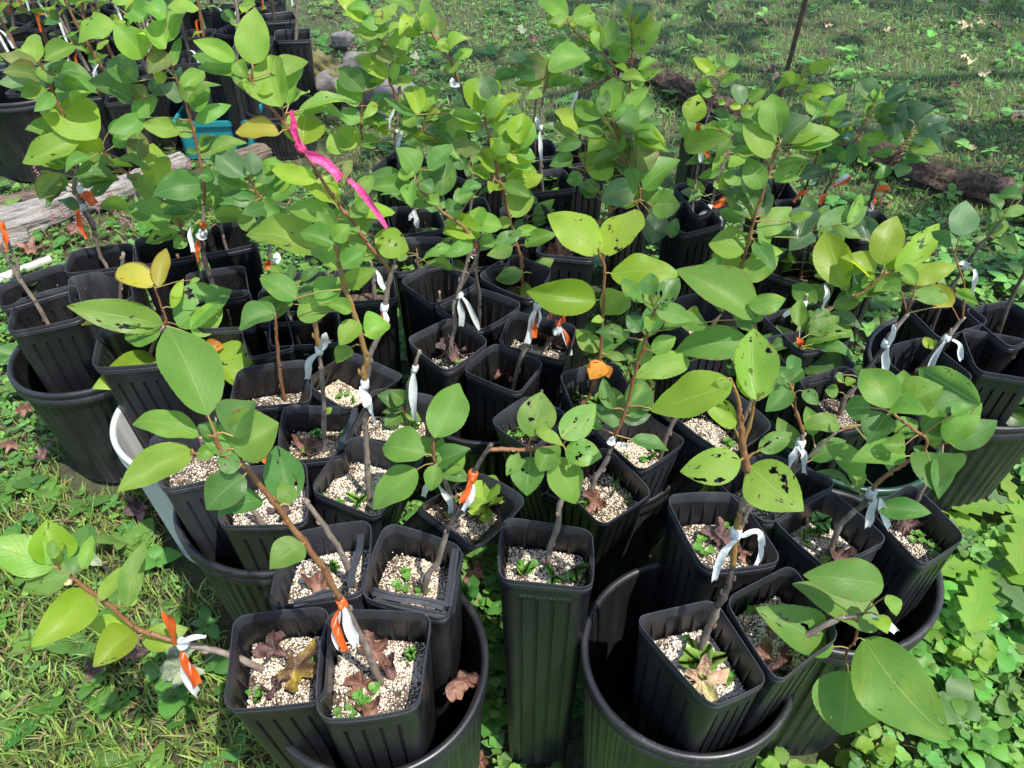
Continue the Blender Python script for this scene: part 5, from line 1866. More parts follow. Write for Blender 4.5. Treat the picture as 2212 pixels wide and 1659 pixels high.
dl('B1', 9, 130, 1125, 330, 't', 5, .5, "pale tan leaf leaning on the front wall of the right front pot", (-.1, -.55, .8))
dl('B2', 9, 530, 965, 170, 'r', 3, .6, "reddish leaf scrap by the low lying sapling's stem")
dl('B2', 9, 660, 1045, 210, 'v', 5, .8, "dark crumpled leaf at the front of the low lying sapling's pot")
dl('B2', 9, 590, 810, 90, 'r', 3, .4, "tiny orange brown scrap on the perlite of the low lying sapling's pot")
dl('B3', 9, 265, 220, 260, 'v', 5, .7, "purplish leaf half in shade in the pot behind the white ribbon")
dl('B3', 9, 380, 300, 150, 'r', 5, .5, "reddish leaf at the front wall of the pot behind the white ribbon")
dl('D1', 9, 1010, 325, 170, 'v', 3, .6, "dark leaf scrap in front of the grey trunk that leans right")
dl('D2', 9, 1450, 125, 200, 'v', 5, .7, "dark reddish leaf in the outermost right pot")
dl('E1', 7, 1820, 20, 160, 'v', 3, .8, "dark leaf scrap in the pot with the short grey stub")
dl(None, 8, 860, 420, 200, 'b', 5, .5, "brown maple leaf caught on edge between the broken rim pot and the lone tall pot", (.3, -.9, .25), .27)
dl(None, 8, 790, 1140, 230, 'r', 1, .7, "long reddish brown leaf hanging on the inside edge of the front left bucket", (.25, -.95, .2), .235, None, 1.3)

# leaves on the lawn
for i, (tile, x, y, s, k, lob, lab) in enumerate([
    (3, 215, 92, 110, 'p', 5, "pale star shaped maple leaf nearest the top of the lawn, left of the rusty stake"),
    (3, 1825, 185, 120, 'p', 5, "pale yellow maple leaf in the sunny patch of the lawn"),
    (3, 1920, 160, 90, 'p', 5, "pale leaf touching the yellow maple leaf in the sunny patch"),
    (3, 1330, 205, 75, 'p', 5, "small whitish leaf in the middle of the lawn"),
    (3, 1955, 485, 95, 'p', 5, "bright cream leaf low on the right of the lawn"),
    (3, 1850, 400, 110, 'p', 3, "dull cream leaf above the bright cream one on the lawn"),
    (3, 1950, 12, 110, 'p', 5, "pale leaf cut by the top edge of the view on the lawn"),
    (3, 1875, 960, 60, 't', 3, "small tan leaf on the clover just above the rotted log"),
    (3, 1170, 195, 80, 'b', 5, "dark brown curled leaf on the lawn right of the stake"),
    (3, 950, 170, 60, 't', 3, "tan leaf scrap on the lawn close to the stake"),
    (3, 545, 155, 95, 'v', 5, "purplish dead leaf on the lawn left of the stake"),
    (3, 575, 462, 90, 'v', 5, "purplish dead leaf on the grass behind the smallest sprig"),
    (3, 1750, 552, 90, 'b', 5, "brown leaf on the shaded lawn between cream leaves"),
    (3, 1400, 640, 90, 't', 5, "tan leaf just behind the bluish leaved sapling"),
    (3, 2150, 750, 140, 'v', 5, "large dull leaf at the right edge of the lawn above the log"),
    (3, 2020, 170, 60, 'r', 3, "reddish leaf scrap beside the sunny patch"),
    (3, 620, 510, 70, 't', 3, "light brown leaf on the lawn close to the stake's foot"),
    (3, 910, 350, 60, 'v', 3, "small dark leaf half way up the lawn"),
    (2, 490, 380, 90, 'g', 5, "grey green leaf on the grass behind the double stemmed sapling"),
    (2, 480, 480, 80, 'v', 5, "dark red leaf on the grass behind the double stemmed sapling"),
    (2, 1240, 265, 90, 'v', 5, "dark red leaf on the grass behind the slim sapling"),
    (2, 1170, 210, 80, 'g', 3, "grey leaf near the dark red one on the grass"),
    (2, 2180, 520, 80, 'r', 5, "reddish leaf beside the rotted log's far end"),
    (2, 1960, 720, 80, 'b', 3, "brown leaf in the clover under the back row saplings"),
    (2, 70, 320, 90, 'v', 5, "dark leaf in the grass above the flat grey stone"),
    (3, 1310, 1320, 150, 'b', 5, "brown leaf in the clover beside the outermost tilted sapling"),
    (4, 80, 1240, 140, 'r', 5, "reddish leaf on the grass below the dusty bucket"),
    (4, 285, 1300, 170, 'v', 5, "dark red crumpled leaf on the grass beside the dusty bucket"),
    (4, 170, 1010, 130, 'b', 5, "brown leaf in the clover close to the dusty bucket"),
    (7, 860, 950, 260, 'v', 5, "dark brown leaf in the clover below the far leaning sapling"),
    (7, 640, 1080, 180, 'v', 3, "dark leaf scrap under the far leaning sapling's lowest leaf"),
    (7, 930, 40, 210, 'v', 5, "purplish leaf in the grass beside the pale bucket"),
    (7, 1220, 1060, 400, 'g', 5, "broad grey green leaf under the hanging orange and white tape"),
    (7, 560, 330, 280, 'g', 5, "pale grey green leaf behind the tip of the far leaning sapling"),
    (7, 450, 470, 110, 't', 3, "tan scrap under the tip of the far leaning sapling"),
    (4, 870, 1650, 150, 'v', 5, "dark leaf in the shade at the foot of the pale bucket"),
    (1, 190, 1620, 200, 'r', 5, "reddish brown leaf at the left edge in front of the weathered log"),
    (1, 510, 1490, 150, 'r', 5, "reddish leaf among the pink flower spikes"),
    (9, 2140, 250, 150, 't', 5, "pinkish tan leaf in the weeds at the right edge"),
    (9, 2060, 220, 130, 'v', 5, "dark leaf in the weeds at the right edge"),
    (9, 1460, 1500, 260, 'v', 5, "big dark curled leaf in the clover at the bottom right"),
    (9, 1910, 1180, 90, 't', 3, "tan scrap in the clover at the bottom right"),
    (6, 2120, 1230, 170, 't', 3, "tan leaf beside the wide bucket at the right edge"),
    (8, 900, 1640, 130, 'b', 3, "brown scrap on the dark soil between front bucket and lone pot"),
]):
    dl(None, tile, x, y, s * (.9 if tile in (4, 7, 9, 1) else .95), k, lob, .75, lab, (random.Random(i).uniform(-.25, .25), -.25, 1), None)

# ---------------------------------------------------------------- rotted log, stake, old logs, stones, pipe
def noise3(p, s, seed=0):
    return (math.sin(p.x * s * 1.3 + seed) * math.sin(p.y * s * 1.7 + seed * 2.1) + math.sin(p.z * s * 2.1 + p.x * s * .9 + seed * .7) + .5 * math.sin(p.y * s * 3.7 + p.z * s * 2.9 + seed)) / 2.5

def log_mesh(name, pts, radii, mat, seed, rough=.18, n=22, sub=7):
    P = smooth_path(pts, sub)
    m = len(P)
    R = [radii[0] * (1 - i / (m - 1)) + radii[1] * i / (m - 1) for i in range(m)]
    V, F = tube(P, R, n)
    C = P
    for i in range(m):
        for k in range(n):
            v = V[i * n + k]; c = C[i]
            f = 1 + rough * noise3(v, 22, seed) + rough * .6 * noise3(v, 61, seed + 3) + rough * .40 * math.sin(k * 2.2 + seed) + rough * .25 * math.sin(k * 3.9 + seed * 2 + i * .03)
            V[i * n + k] = c + (v - c) * f
    acc = [0]
    for i in range(1, m): acc.append(acc[-1] + (P[i] - P[i - 1]).length)
    UV = [(abs(k / n - .5) * 2 * math.pi * radii[0], acc[i]) for i in range(m) for k in range(n)]
    return mesh_obj(name, V, F, mat, uvs=UV)

def rot_mat():
    s = NT("rotted_wood_fibre")
    o = s.coord("Object")
    n = s.noise(o, 55, 6, .7)
    c = s.ramp(n, [(.34, (.018, .011, .007, 1)), (.50, (.075, .046, .030, 1)), (.66, (.20, .135, .088, 1))])
    s.l(c, s.p.inputs["Base Color"]); s.p.inputs["Roughness"].default_value = .9
    s.bump(n, 1.0, .02)
    return s.m
def old_wood(name, a, b, c3):
    s = NT(name)
    o = s.coord("UV")
    mp = s.n("ShaderNodeMapping"); mp.inputs["Scale"].default_value = (120, 9, 1)
    s.l(o, mp.inputs[0])
    n = s.noise(mp.outputs[0], 1.3, 7, .75)
    n2 = s.noise(s.coord("Object"), 16, 4)
    c = s.ramp(n, [(.38, a), (.47, b), (.62, c3)])
    c = s.mix(s.math('MULTIPLY', s.math('MULTIPLY', s.math('SUBTRACT', n2, .52), 4, True), .5), c, (.12, .095, .075, 1))
    s.l(c, s.p.inputs["Base Color"]); s.p.inputs["Roughness"].default_value = .85
    s.bump(n, 1.0, .022)
    return s.m
M_ROT = rot_mat()
M_OLD = old_wood("weathered_wood", (.060, .047, .038, 1), (.36, .315, .28, 1), (.58, .54, .50, 1))
M_OLD2 = old_wood("brown_old_wood", (.06, .042, .03, 1), (.21, .15, .105, 1), (.36, .29, .22, 1))
M_STONE = simple("grey_stone", (.085, .078, .072, 1), .9, 22, (.19, .175, .16, 1), 1.0, 90)
M_TANSTONE = simple("tan_stone", (.36, .26, .18, 1), .85, 14, (.48, .38, .28, 1), .8, 40)
M_MOSS = simple("mossy_wood", (.085, .075, .05, 1), .9, 22, (.16, .15, .035, 1), .9, 50)
M_RUST = simple("rusty_iron", (.060, .036, .026, 1), .8, 60, (.115, .062, .042, 1), .5, 200)

wp = [at_z(TP(0, x, y), .045) for x, y in ((1300, 118), (1400, 150), (1480, 186), (1560, 226), (1740, 278), (1880, 322), (2000, 366), (2110, 398), (2212, 424), (2330, 462))]
wp = [Vector((p.x, p.y, .022)) for p in wp]
wl = log_mesh("rotted_log", wp, (.034, .056), M_ROT, 2.0, .34, 26, 12)
tag(wl, "long rotted brown log with loose fibres lying between the saplings and the lawn", "log")
# loose fibres
rg = np.random.RandomState(5)
PW = smooth_path(wp, 8)
VV, FF, TT = [], [], []
for i in range(2600):
    c = PW[rg.randint(len(PW))]
    a = rg.uniform(0, 3.14)
    r = rg.uniform(.030, .070)
    p = np.array(c) + np.array([rg.uniform(-.05, .05), r * math.cos(a), r * math.sin(a) * .9])
    d = rg.normal(0, 1, 3); d /= np.linalg.norm(d); L = rg.uniform(.008, .03); w = np.cross(d, rg.normal(0, 1, 3)); w = w / (np.linalg.norm(w) + 1e-6) * .0011
    VV += [p - d * L + w, p - d * L - w, p + d * L]
    FF.append((3 * i, 3 * i + 1, 3 * i + 2))
    k = rg.uniform(.2, 1.15)
    TT += [(.17 * k, .112 * k, .070 * k, 1)] * 3
M_FIB = attr_mat("fibre", .9)
fb = np_mesh("fibres", VV, FF, M_FIB, TT, wl); fb["kind"] = "stuff"

sp = [at_y(TP(3, 640, 625), 2.05), at_y(TP(3, 720, 330), 2.02), at_y(TP(3, 815, -40), 1.98), at_y(TP(3, 880, -300), 1.95)]
low = sp[0] + (sp[0] - sp[1]).normalized() * ((sp[0].z + .05) / max(.05, (sp[1] - sp[0]).normalized().z))
V, F = tube(smooth_path([low] + sp, 5), [.0065] * (4 * 5 + 1), 8)
for i in range(len(V)):
    k = (i // 8) % 2
    V[i] = V[i] + Vector((0, 0, .001 * k))
st = mesh_obj("rusty_stake", V, F, M_RUST)
tag(st, "thin rusty iron stake standing tilted in the lawn behind the saplings", "stake")

def px_log(name, pts, z, r, mat, seed, label, cat="log", **kw):
    P = [at_z(TP(t, x, y), z) for (t, x, y) in pts]
    return tag(log_mesh(name, P, r, mat, seed, **dict(dict(n=30, sub=12, rough=.24), **kw)), label, cat)
px_log("weathered_log", [(1, -160, 1500), (1, 80, 1440), (1, 300, 1370), (1, 470, 1300)], .035, (.055, .045), M_OLD, 4, "silvery weathered log lying at the left edge behind the pots")
px_log("weathered_log", [(1, 430, 1330), (1, 640, 1270), (1, 830, 1200), (1, 1080, 1100), (1, 1200, 1060)], .03, (.040, .032), M_OLD, 9, "long cracked grey log running towards the teal tub")
px_log("weathered_log", [(1, -80, 1330), (1, 120, 1290), (1, 270, 1260)], .02, (.022, .016), M_OLD2, 12, "thin brown split branch above the silvery log")
px_log("weathered_log", [(1, -100, 1590), (1, 60, 1560), (1, 190, 1530)], .025, (.03, .02), M_OLD, 14, "short pale log end below the silvery log at the left edge")
px_log("weathered_log", [(1, 1480, 1060), (1, 1650, 990), (1, 1860, 930)], .03, (.028, .026), M_OLD2, 17, "brownish log piece right of the teal tub, behind the pink ribbon sapling")
px_log("mossy_log", [(1, 2020, 430), (1, 2120, 480), (1, 2230, 560)], .05, (.062, .05), M_MOSS, 21, "mossy log end beside the grey stones and the end pot of the back rows")
px_log("old_board", [(2, 180, 740), (2, 250, 738), (2, 340, 730)], .02, (.018, .018), M_OLD, 25, "short pale board lying in front of the big grey stone", "board", rough=.08)
px_log("old_board", [(2, 190, 795), (2, 260, 790), (2, 330, 785)], .012, (.014, .012), M_OLD, 26, "whitish broken board in the clover in front of the short pale board", "board", rough=.08)

def stone(pos, rad, mat, seed, label):
    import bmesh
    bm = bmesh.new()
    bmesh.ops.create_icosphere(bm, subdivisions=4, radius=1)
    for v in bm.verts:
        p = v.co.copy()
        f = 1 + .16 * noise3(p, 2.3, seed) + .07 * noise3(p, 6.1, seed + 5) + .02 * noise3(p, 17, seed)
        q = Vector((p.x * rad[0], p.y * rad[1], p.z * rad[2])) * f
        q.z = min(q.z, rad[2] * (.72 + .06 * noise3(p, 4, seed)))
        v.co = q
    me = bpy.data.meshes.new("stone"); bm.to_mesh(me); bm.free()
    me.materials.append(mat)
    me.polygons.foreach_set("use_smooth", [True] * len(me.polygons))
    o = bpy.data.objects.new("stone", me); COL.objects.link(o)
    o.location = pos; o.rotation_euler.z = seed
    return tag(o, label, "stone")
stone(at_z(TP(2, 235, 600), .05), (.16, .12, .10), M_STONE, 1.0, "biggest grey stone behind the tall double stemmed sapling")
stone(at_z(TP(2, 120, 430), .04), (.09, .07, .06), M_STONE, 2.3, "smaller grey stone behind the biggest one")
stone(at_z(TP(1, 2190, 560), .04), (.11, .08, .07), M_STONE, 3.9, "greyish purple stone beside the mossy log end")
stone(at_z(TP(1, 580, 1110), .04), (.05, .035, .035), M_TANSTONE, 5.2, "rounded tan stone on top of the long cracked log")
stone(at_z(TP(1, 420, 1250), .035), (.05, .035, .03), M_TANSTONE, 6.1, "pale tan stone between the silvery log and the thin branch")
stone(at_z(TP(2, 15, 260), .02), (.06, .05, .04), M_STONE, 7.7, "half sunk stone in the grass behind the end pot")

pp = [at_z(TP(4, x, y), .018) for x, y in ((-120, 205), (0, 160), (100, 120), (210, 78), (330, 34))]
V, F = tube(smooth_path(pp, 4), [.0115] * 17, 16)
tag(mesh_obj("white_pipe", V, F, M_WHITEPIPE), "white plastic pipe lying along the back of the left pots", "pipe")
# ---------------------------------------------------------------- ground
def ground_mat():
    s = NT("lawn_soil")
    o = s.coord("Object")
    n1 = s.noise(o, 3.0, 5, .6)
    n2 = s.noise(o, 26, 6, .7)
    n3 = s.noise(o, 160, 4, .7)
    soil = s.mix(n3, (.020, .022, .010, 1), (.070, .062, .034, 1))
    thatch = s.mix(n3, (.050, .055, .022, 1), (.150, .140, .065, 1))
    green = s.mix(n3, (.022, .050, .012, 1), (.075, .130, .032, 1))
    c = s.mix(s.math('MULTIPLY', s.math('SUBTRACT', n2, .42), 5, True), soil, thatch)
    c = s.mix(s.math('MULTIPLY', s.math('SUBTRACT', s.math('ADD', s.math('MULTIPLY', n1, .5), s.math('MULTIPLY', n2, .5)), .44), 7, True), c, green)
    s.l(c, s.p.inputs["Base Color"]); s.p.inputs["Roughness"].default_value = .95
    s.bump(s.math('ADD', n2, s.math('MULTIPLY', n3, .5)), .9, .02)
    return s.m
gn = 60
gv, gf = [], []
xs = [-40, -20, -10, -6, -4, -3] + [(-2.4 + .2 * i) for i in range(25)] + [3, 4, 6, 10, 20, 40]
ys = [-30, -10, -4, -2, -1] + [(-.6 + .05 * i) for i in range(36)] + [1.2 + .2 * i for i in range(28)] + [7, 8, 10, 14, 20, 40, 80]
for y in ys:
    for x in xs:
        gv.append((x, y, gz(x, y) - .006 + .006 * math.sin(x * 2.3) * math.sin(y * 1.9)))
w = len(xs)
for j in range(len(ys) - 1):
    for i in range(w - 1):
        gf.append((j * w + i, j * w + i + 1, (j + 1) * w + i + 1, (j + 1) * w + i))
tag(mesh_obj("ground", gv, gf, ground_mat()), None, None, kind="structure")

# ---- ground plants: many small meshes joined in one sheet of stuff
BLOCK = [(v[0].x, v[0].y, v[1] + .012) for v in BUCKETS.values()] + [(p['org'].x, p['org'].y, .062) for p in POTS.values()] + [(tc.x, tc.y, .15)]
BLK = np.array(BLOCK)
def free(x, y, pad=0.0):
    d = (x[:, None] - BLK[None, :, 0]) ** 2 + (y[:, None] - BLK[None, :, 1]) ** 2
    return (d > (BLK[None, :, 2] + pad) ** 2).all(1)
R = np.random.RandomState(11)
def nz(x, y, s, k):
    return .5 + .25 * (np.sin(x * s + k) * np.sin(y * s * 1.3 + k * 2) + np.sin(x * s * 2.3 + y * s * 1.1 + k * 3) * .7 + np.sin(y * s * 2.9 - x * s * 1.7 + k) * .3)

def sample(n, y0, y1, near_cap):
    """ground spots, denser near the viewer, evenly capped close by"""
    y = y0 * (y1 / y0) ** R.rand(n)
    half = .80 * y + .55
    x = R.uniform(-1, 1, n) * half
    keep = R.rand(n) < np.minimum(1, (y * half) / near_cap)
    x, y = x[keep], y[keep]
    k = free(x, y)
    return x[k], y[k]

def instance(tv, tf, x, y, z, sc, yaw, tilt, tilt_az, col, name, mat=None, sx=None):
    """copies template tv,tf to spots"""
    n = len(x)
    m = len(tv)
    tt_ = np.clip((.86 - y) / .55, 0, 1); z = z + (-.15 * tt_ * tt_ * (3 - 2 * tt_) if name != 'l' else 0)
    V = np.repeat(tv[None], n, 0) * sc[:, None, None]
    if sx is not None: V[:, :, 1] *= sx[:, None]
    c, s = np.cos(yaw)[:, None], np.sin(yaw)[:, None]
    X = V[:, :, 0] * c - V[:, :, 1] * s; Y = V[:, :, 0] * s + V[:, :, 1] * c; Z = V[:, :, 2]
    # tilt about a level axis
    ca, sa = np.cos(tilt_az)[:, None], np.sin(tilt_az)[:, None]
    u = X * ca + Y * sa; v = -X * sa + Y * ca
    ct, st_ = np.cos(tilt)[:, None], np.sin(tilt)[:, None]
    v2 = v * ct - Z * st_; Z2 = v * st_ + Z * ct
    X = u * ca - v2 * sa; Y = u * sa + v2 * ca
    P = np.stack([X + x[:, None], Y + y[:, None], Z2 + z[:, None]], 2).reshape(-1, 3)
    Fc = (tf[None] + (np.arange(n) * m)[:, None, None]).reshape(-1, 3)
    T = np.repeat(col[:, None], m, 1).reshape(-1, 4)
    return P, Fc, T

def join(parts, name, mat, label=None):
    V, F, T = [], [], []
    o = 0
    for p, f, t in parts:
        V.append(p); F.append(f + o); T.append(t); o += len(p)
    ob = np_mesh(name, np.concatenate(V), np.concatenate(F), mat, np.concatenate(T))
    ob["kind"] = "stuff"
    return ob

blade_v = np.array([(-.045, 0, 0), (.045, 0, 0), (-.04, .10, .34), (.04, .10, .34), (-.028, .30, .66), (.028, .30, .66), (0, .62, .86)], float)
blade_f = np.array([(0, 1, 2), (1, 3, 2), (2, 3, 4), (3, 5, 4), (4, 5, 6)])
k8 = np.arange(10) / 10 * 2 * np.pi
def disc(scallop=0.0, notch=0.0, cup=.18, n=10):
    a = np.arange(n) / n * 2 * np.pi
    r = .5 * (1 + scallop * np.cos(a * n / 2 * 1.0) - notch * np.exp(-((np.minimum(a, 2 * np.pi - a)) / .45) ** 2))
    v = [(0, 0, -.03)] + [(ri * math.cos(t), ri * math.sin(t), cup * (abs(math.sin(t)) ** 2) * ri) for ri, t in zip(r, a)]
    f = [(0, 1 + i, 1 + (i + 1) % n) for i in range(n)]
    return np.array(v), np.array(f)
def oval(n=6, w=.55, point=True):
    v = [(0, 0, 0)]
    f = []
    ts = np.linspace(.0, 1, n)
    up = [(t, .5 * w * (leaf_profile(min(.999, t)) if point else math.sin(math.pi * t) ** .6), .06 * math.sin(math.pi * t)) for t in ts]
    mid = [(t, 0, -.02 + .10 * math.sin(math.pi * t)) for t in ts]
    dn = [(t, -y, z) for t, y, z in up]
    V = mid + up + dn
    for i in range(n - 1):
        f += [(i, i + 1, n + i), (i + 1, n + i + 1, n + i), (i, 2 * n + i, i + 1), (i + 1, 2 * n + i, 2 * n + i + 1)]
    return np.array(V), np.array(f)
def trefoil():
    V, F = [], []
    for j in range(3):
        a = j * 2 * np.pi / 3
        out = [(0, 0), (.30, .20), (.46, .17), (.45, 0), (.46, -.17), (.30, -.20)]
        o = len(V)
        V.append((.24 * math.cos(a), .24 * math.sin(a), -.02))
        for (x, y) in out:
            V.append((x * math.cos(a) - y * math.sin(a), x * math.sin(a) + y * math.cos(a), .10 * abs(y) / .2 * .5))
        F += [(o, o + 1 + i, o + 1 + (i + 1) % 6) for i in range(6)]
    return np.array(V), np.array(F)
TRE = trefoil(); DSC = disc(.10, .45); OVL = oval(); OVR = oval(6, .78, True)
def colors(n, base, var=.25, hue=.2):
    k = R.uniform(1 - var, 1 + var, n)
    c = np.ones((n, 4))
    c[:, 0] = base[0] * k * R.uniform(1 - hue, 1 + hue, n); c[:, 1] = base[1] * k; c[:, 2] = base[2] * k * R.uniform(1 - hue, 1 + hue, n)
    return c
parts = []
# zones: left strip and bottom left = grass with clover, right strip = clover and ground ivy, lawn behind = short grass
def grassiness(x, y):
    g = nz(x, y, 3.1, 1.0)
    g = np.where((x < -.15) & (y < 1.25), g + .20 + .35 * np.clip((.62 - y) / .4, 0, 1) - .10, g)
    g = np.where((x > .4) & (y < 2.0), g - .55, g)
    g = np.where((y > 2.2) & (x > .2), g + .26, g)
    return g
# grass blades
x, y = sample(210000, .12, 8.0, 1.15)
g = grassiness(x, y)
keep = R.rand(len(x)) < np.clip((g - .34) * 3.0, .03, 1)
x, y, g = x[keep], y[keep], g[keep]
n = len(x)
near = np.clip((1.4 - y) / 1.0, 0, 1)
sc = R.uniform(.014, .034, n) * (1 + .35 * near)
col = colors(n, (.180, .275, .060), .38, .25)
dry = R.rand(n) < .07 + .06 * (y > 2)
col[dry] = colors(dry.sum(), (.30, .24, .12), .3, .1)
parts.append(instance(blade_v, blade_f, x, y, np.full(n, -.003), sc, R.uniform(0, 6.28, n), R.normal(0, .45, n), R.uniform(0, 6.28, n), col, "g", sx=np.full(n, 1.0)))
# short dense turf of the lawn behind
x = R.uniform(-4.5, 5.5, 150000); y = 2.0 + 5.5 * R.rand(150000) ** 1.3
k = (np.abs(x) < .80 * y + .5) & free(x, y) & (x > -.55 - .12 * (y - 2))
x, y = x[k], y[k]; n = len(x)
col = colors(n, (.150, .290, .070), .38, .25)
dry = R.rand(n) < np.clip(nz(x, y, 2.2, 4.0) * .45 - .14, .02, .28)
col[dry] = colors(dry.sum(), (.26, .21, .11), .35, .1)
parts.append(instance(blade_v, blade_f, x, y, np.full(n, -.002), R.uniform(.016, .034, n), R.uniform(0, 6.28, n), R.normal(0, .6, n), R.uniform(0, 6.28, n), col, "g", sx=np.full(n, 1.5)))
# lying straw and dead stalks
x, y = sample(24000, .12, 8.0, 1.6)
n = len(x)
col = colors(n, (.21, .155, .085), .45, .12)
parts.append(instance(blade_v, blade_f, x, y, np.full(n, .006), R.uniform(.02, .06, n), R.uniform(0, 6.28, n), R.uniform(1.2, 1.8, n), R.uniform(0, 6.28, n), col, "s", sx=np.full(n, .7)))
# trefoils, round ivy leaves, small ovals
for (tmpl, N, s0, s1, base, zz, thr) in ((TRE, 26000, .012, .024, (.120, .265, .052), .022, -.02), (DSC, 42000, .009, .022, (.098, .228, .050), .018, .02), (OVL, 26000, .014, .030, (.112, .245, .052), .016, .03), (OVR, 16000, .012, .024, (.150, .290, .055), .024, .0)):
    x, y = sample(N * 2, .12, 8.0, 1.0)
    g = grassiness(x, y) + R.normal(0, .10, len(x))
    pr = np.clip((.72 + thr - g) * 2.4, .05, 1)
    keep = R.rand(len(x)) < pr
    x, y = x[keep], y[keep]
    n = len(x)
    patch = nz(x, y, 5.0, s0 * 900)
    k2 = R.rand(n) < np.clip(.45 + 1.5 * (patch - .3), .15, 1) * np.where((x > .35) & (y < 2.3), .42, np.where((x < -.15) & (y < 1.4), .6, 1))
    x, y = x[k2], y[k2]; n = len(x)
    right = (x > .35) & (y < 2.3)
    base_c = colors(n, base, .30, .2)
    base_c[right] *= np.stack([R.uniform(.50, 1.3, right.sum())] * 3 + [np.ones(right.sum())], 1)
    far = y > 2.2
    lft = (x < -.15) & (y < 1.4)
    base_c[lft] *= np.stack([R.uniform(.65, 1.25, lft.sum())] * 3 + [np.ones(lft.sum())], 1)
    base_c[far] *= np.array([.95, .95, 1.0, 1])
    base_c[:, 3] = 1
    sz = R.uniform(s0, s1, n) * np.where(far, 1.15, np.where(right, 1.25, 1.0))
    parts.append(instance(tmpl[0], tmpl[1], x, y, R.uniform(.003, zz, n) + np.where(right, R.uniform(0, .035, n), 0), sz, R.uniform(0, 6.28, n), R.normal(0, .52, n), R.uniform(0, 6.28, n), base_c, "c"))
# rosettes of broader leaves
def rosette(nl, w):
    V, F = [], []
    for j in range(nl):
        a = j * 2 * math.pi / nl + .3 * math.sin(j * 5)
        L = .5 * (.75 + .25 * math.sin(j * 3.7))
        v, f = oval(6, w, True)
        el = .25 + .25 * math.sin(j * 2.9 + 1)
        q = v * L
        x1 = q[:, 0] * math.cos(el) - q[:, 2] * math.sin(el); z1 = q[:, 0] * math.sin(el) * (1 - .6 * v[:, 0]) + q[:, 2]
        o = sum(len(k) for k in V)
        V.append(np.stack([x1 * math.cos(a) - q[:, 1] * math.sin(a), x1 * math.sin(a) + q[:, 1] * math.cos(a), z1], 1)); F.append(f + o)
    return np.concatenate(V), np.concatenate(F)
for (tmpl, N, s0, s1, base, zx) in ((rosette(6, .72), 5200, .05, .12, (.120, .300, .050), .9), (rosette(5, .45), 3600, .06, .13, (.150, .330, .060), .9), (rosette(7, .85), 2600, .03, .07, (.090, .260, .050), .9), (rosette(4, .8), 5200, .035, .085, (.110, .280, .046), .9)):
    x, y = sample(N, .12, 4.5, 1.0)
    pr = np.where((x > .35) & (y < 1.9), .72 * np.clip(nz(x, y, 6.0, 2.0) * 3 - .6, .1, 1.2), np.where((x < -.2) & (y < 1.3), .12, .20))
    k = R.rand(len(x)) < pr
    x, y = x[k], y[k]; n = len(x)
    c = colors(n, base, .3, .22)
    c[:, :3] *= np.where(x > .35, R.uniform(.5, 1.15, n), .62)[:, None]
    parts.append(instance(tmpl[0], tmpl[1], x, y, R.uniform(.004, .05, n) * np.where(x > .35, 1, .5), R.uniform(s0, s1, n), R.uniform(0, 6.28, n), R.normal(0, .28, n), R.uniform(0, 6.28, n), c, "r"))
join(parts, "ground_cover", M_COVER)

# ---- taller weeds one can point at, right side and bottom right
def clump(name, px, size, build, label, cat, z=.0):
    p = at_z(px, z)
    root = thing(name, Vector((p.x, p.y, gz(p.x, p.y))), label, cat)
    build(root, size)
    return root
def nettle(root, h, seed):
    rng = random.Random(seed)
    a = Vector((rng.uniform(-.01, .01), rng.uniform(-.01, .01), h))
    path = smooth_path([Vector((0, 0, 0)), a * .5 + Vector((.004, 0, 0)), a], 4)
    V, F = tube(path, [.0016] * len(path), 6)
    mesh_obj("stalk", V, F, M_PET, root)
    for lv in range(4):
        t = .35 + .65 * lv / 3
        p = path[min(len(path) - 1, int(t * (len(path) - 1)))]
        for j in range(2 if lv < 3 else 4):
            az = lv * 1.57 + j * (3.14 if lv < 3 else 1.57) + rng.uniform(-.25, .25)
            L = (.040 - .004 * lv) * rng.uniform(.85, 1.15)
            d = Vector((math.cos(az), math.sin(az), rng.uniform(-.05, .35))).normalized()
            V, F, T = [], [], []
            col = (.075 * rng.uniform(.8, 1.3), .215 * rng.uniform(.85, 1.15), .040, 1)
            V, F, U = leaf_geo(p + d * .006, p + d * (.006 + L), L * .78, Vector((0, 0, 1)), rng, bow=.05, fold=.2, nu=14, serr=.17)
            mesh_obj("leaf", V, F, LM['l' if lv > 1 else 'g'], root, uvs=U)
def dandelion(root, L, seed):
    rng = random.Random(seed)
    for j in range(8):
        az = j * .8 + rng.uniform(-.2, .2)
        ln = L * rng.uniform(.7, 1.1)
        el = rng.uniform(.15, .5)
        n = 17
        V, F, U = [], [], []
        d = Vector((math.cos(az), math.sin(az), 0)); S = Vector((-math.sin(az), math.cos(az), 0))
        for i in range(n + 1):
            t = i / n
            hw = ln * .16 * (.25 + .9 * t) * (1.0 - max(0, t - .82) * 5.2) * (1 + (.5 if i % 3 == 0 else (-.38 if i % 3 == 2 else .05)) * (1 - .4 * t))
            c = d * ln * t + Vector((0, 0, .006 + ln * (math.sin(el) * t - .55 * t * t * math.sin(el) * 1.3)))
            for xx in (-1, -.45, 0, .45, 1):
                V.append(c + S * hw * xx + Vector((0, 0, .035 + .18 * hw * abs(xx))))
                U.append((.5 + .5 * xx, t))
        for i in range(n):
            for k in range(4):
                F.append((i * 5 + k, i * 5 + k + 1, (i + 1) * 5 + k + 1, (i + 1) * 5 + k))
        mesh_obj("leaf", V, F, LM['p' if j % 3 == 0 else 'l'], root, uvs=U)
clump("dandelion", TP(9, 1930, 440), .21, lambda r, s: dandelion(r, s, 1), "large dandelion rosette with toothed leaves at the right edge beside the outermost pots", "weed")
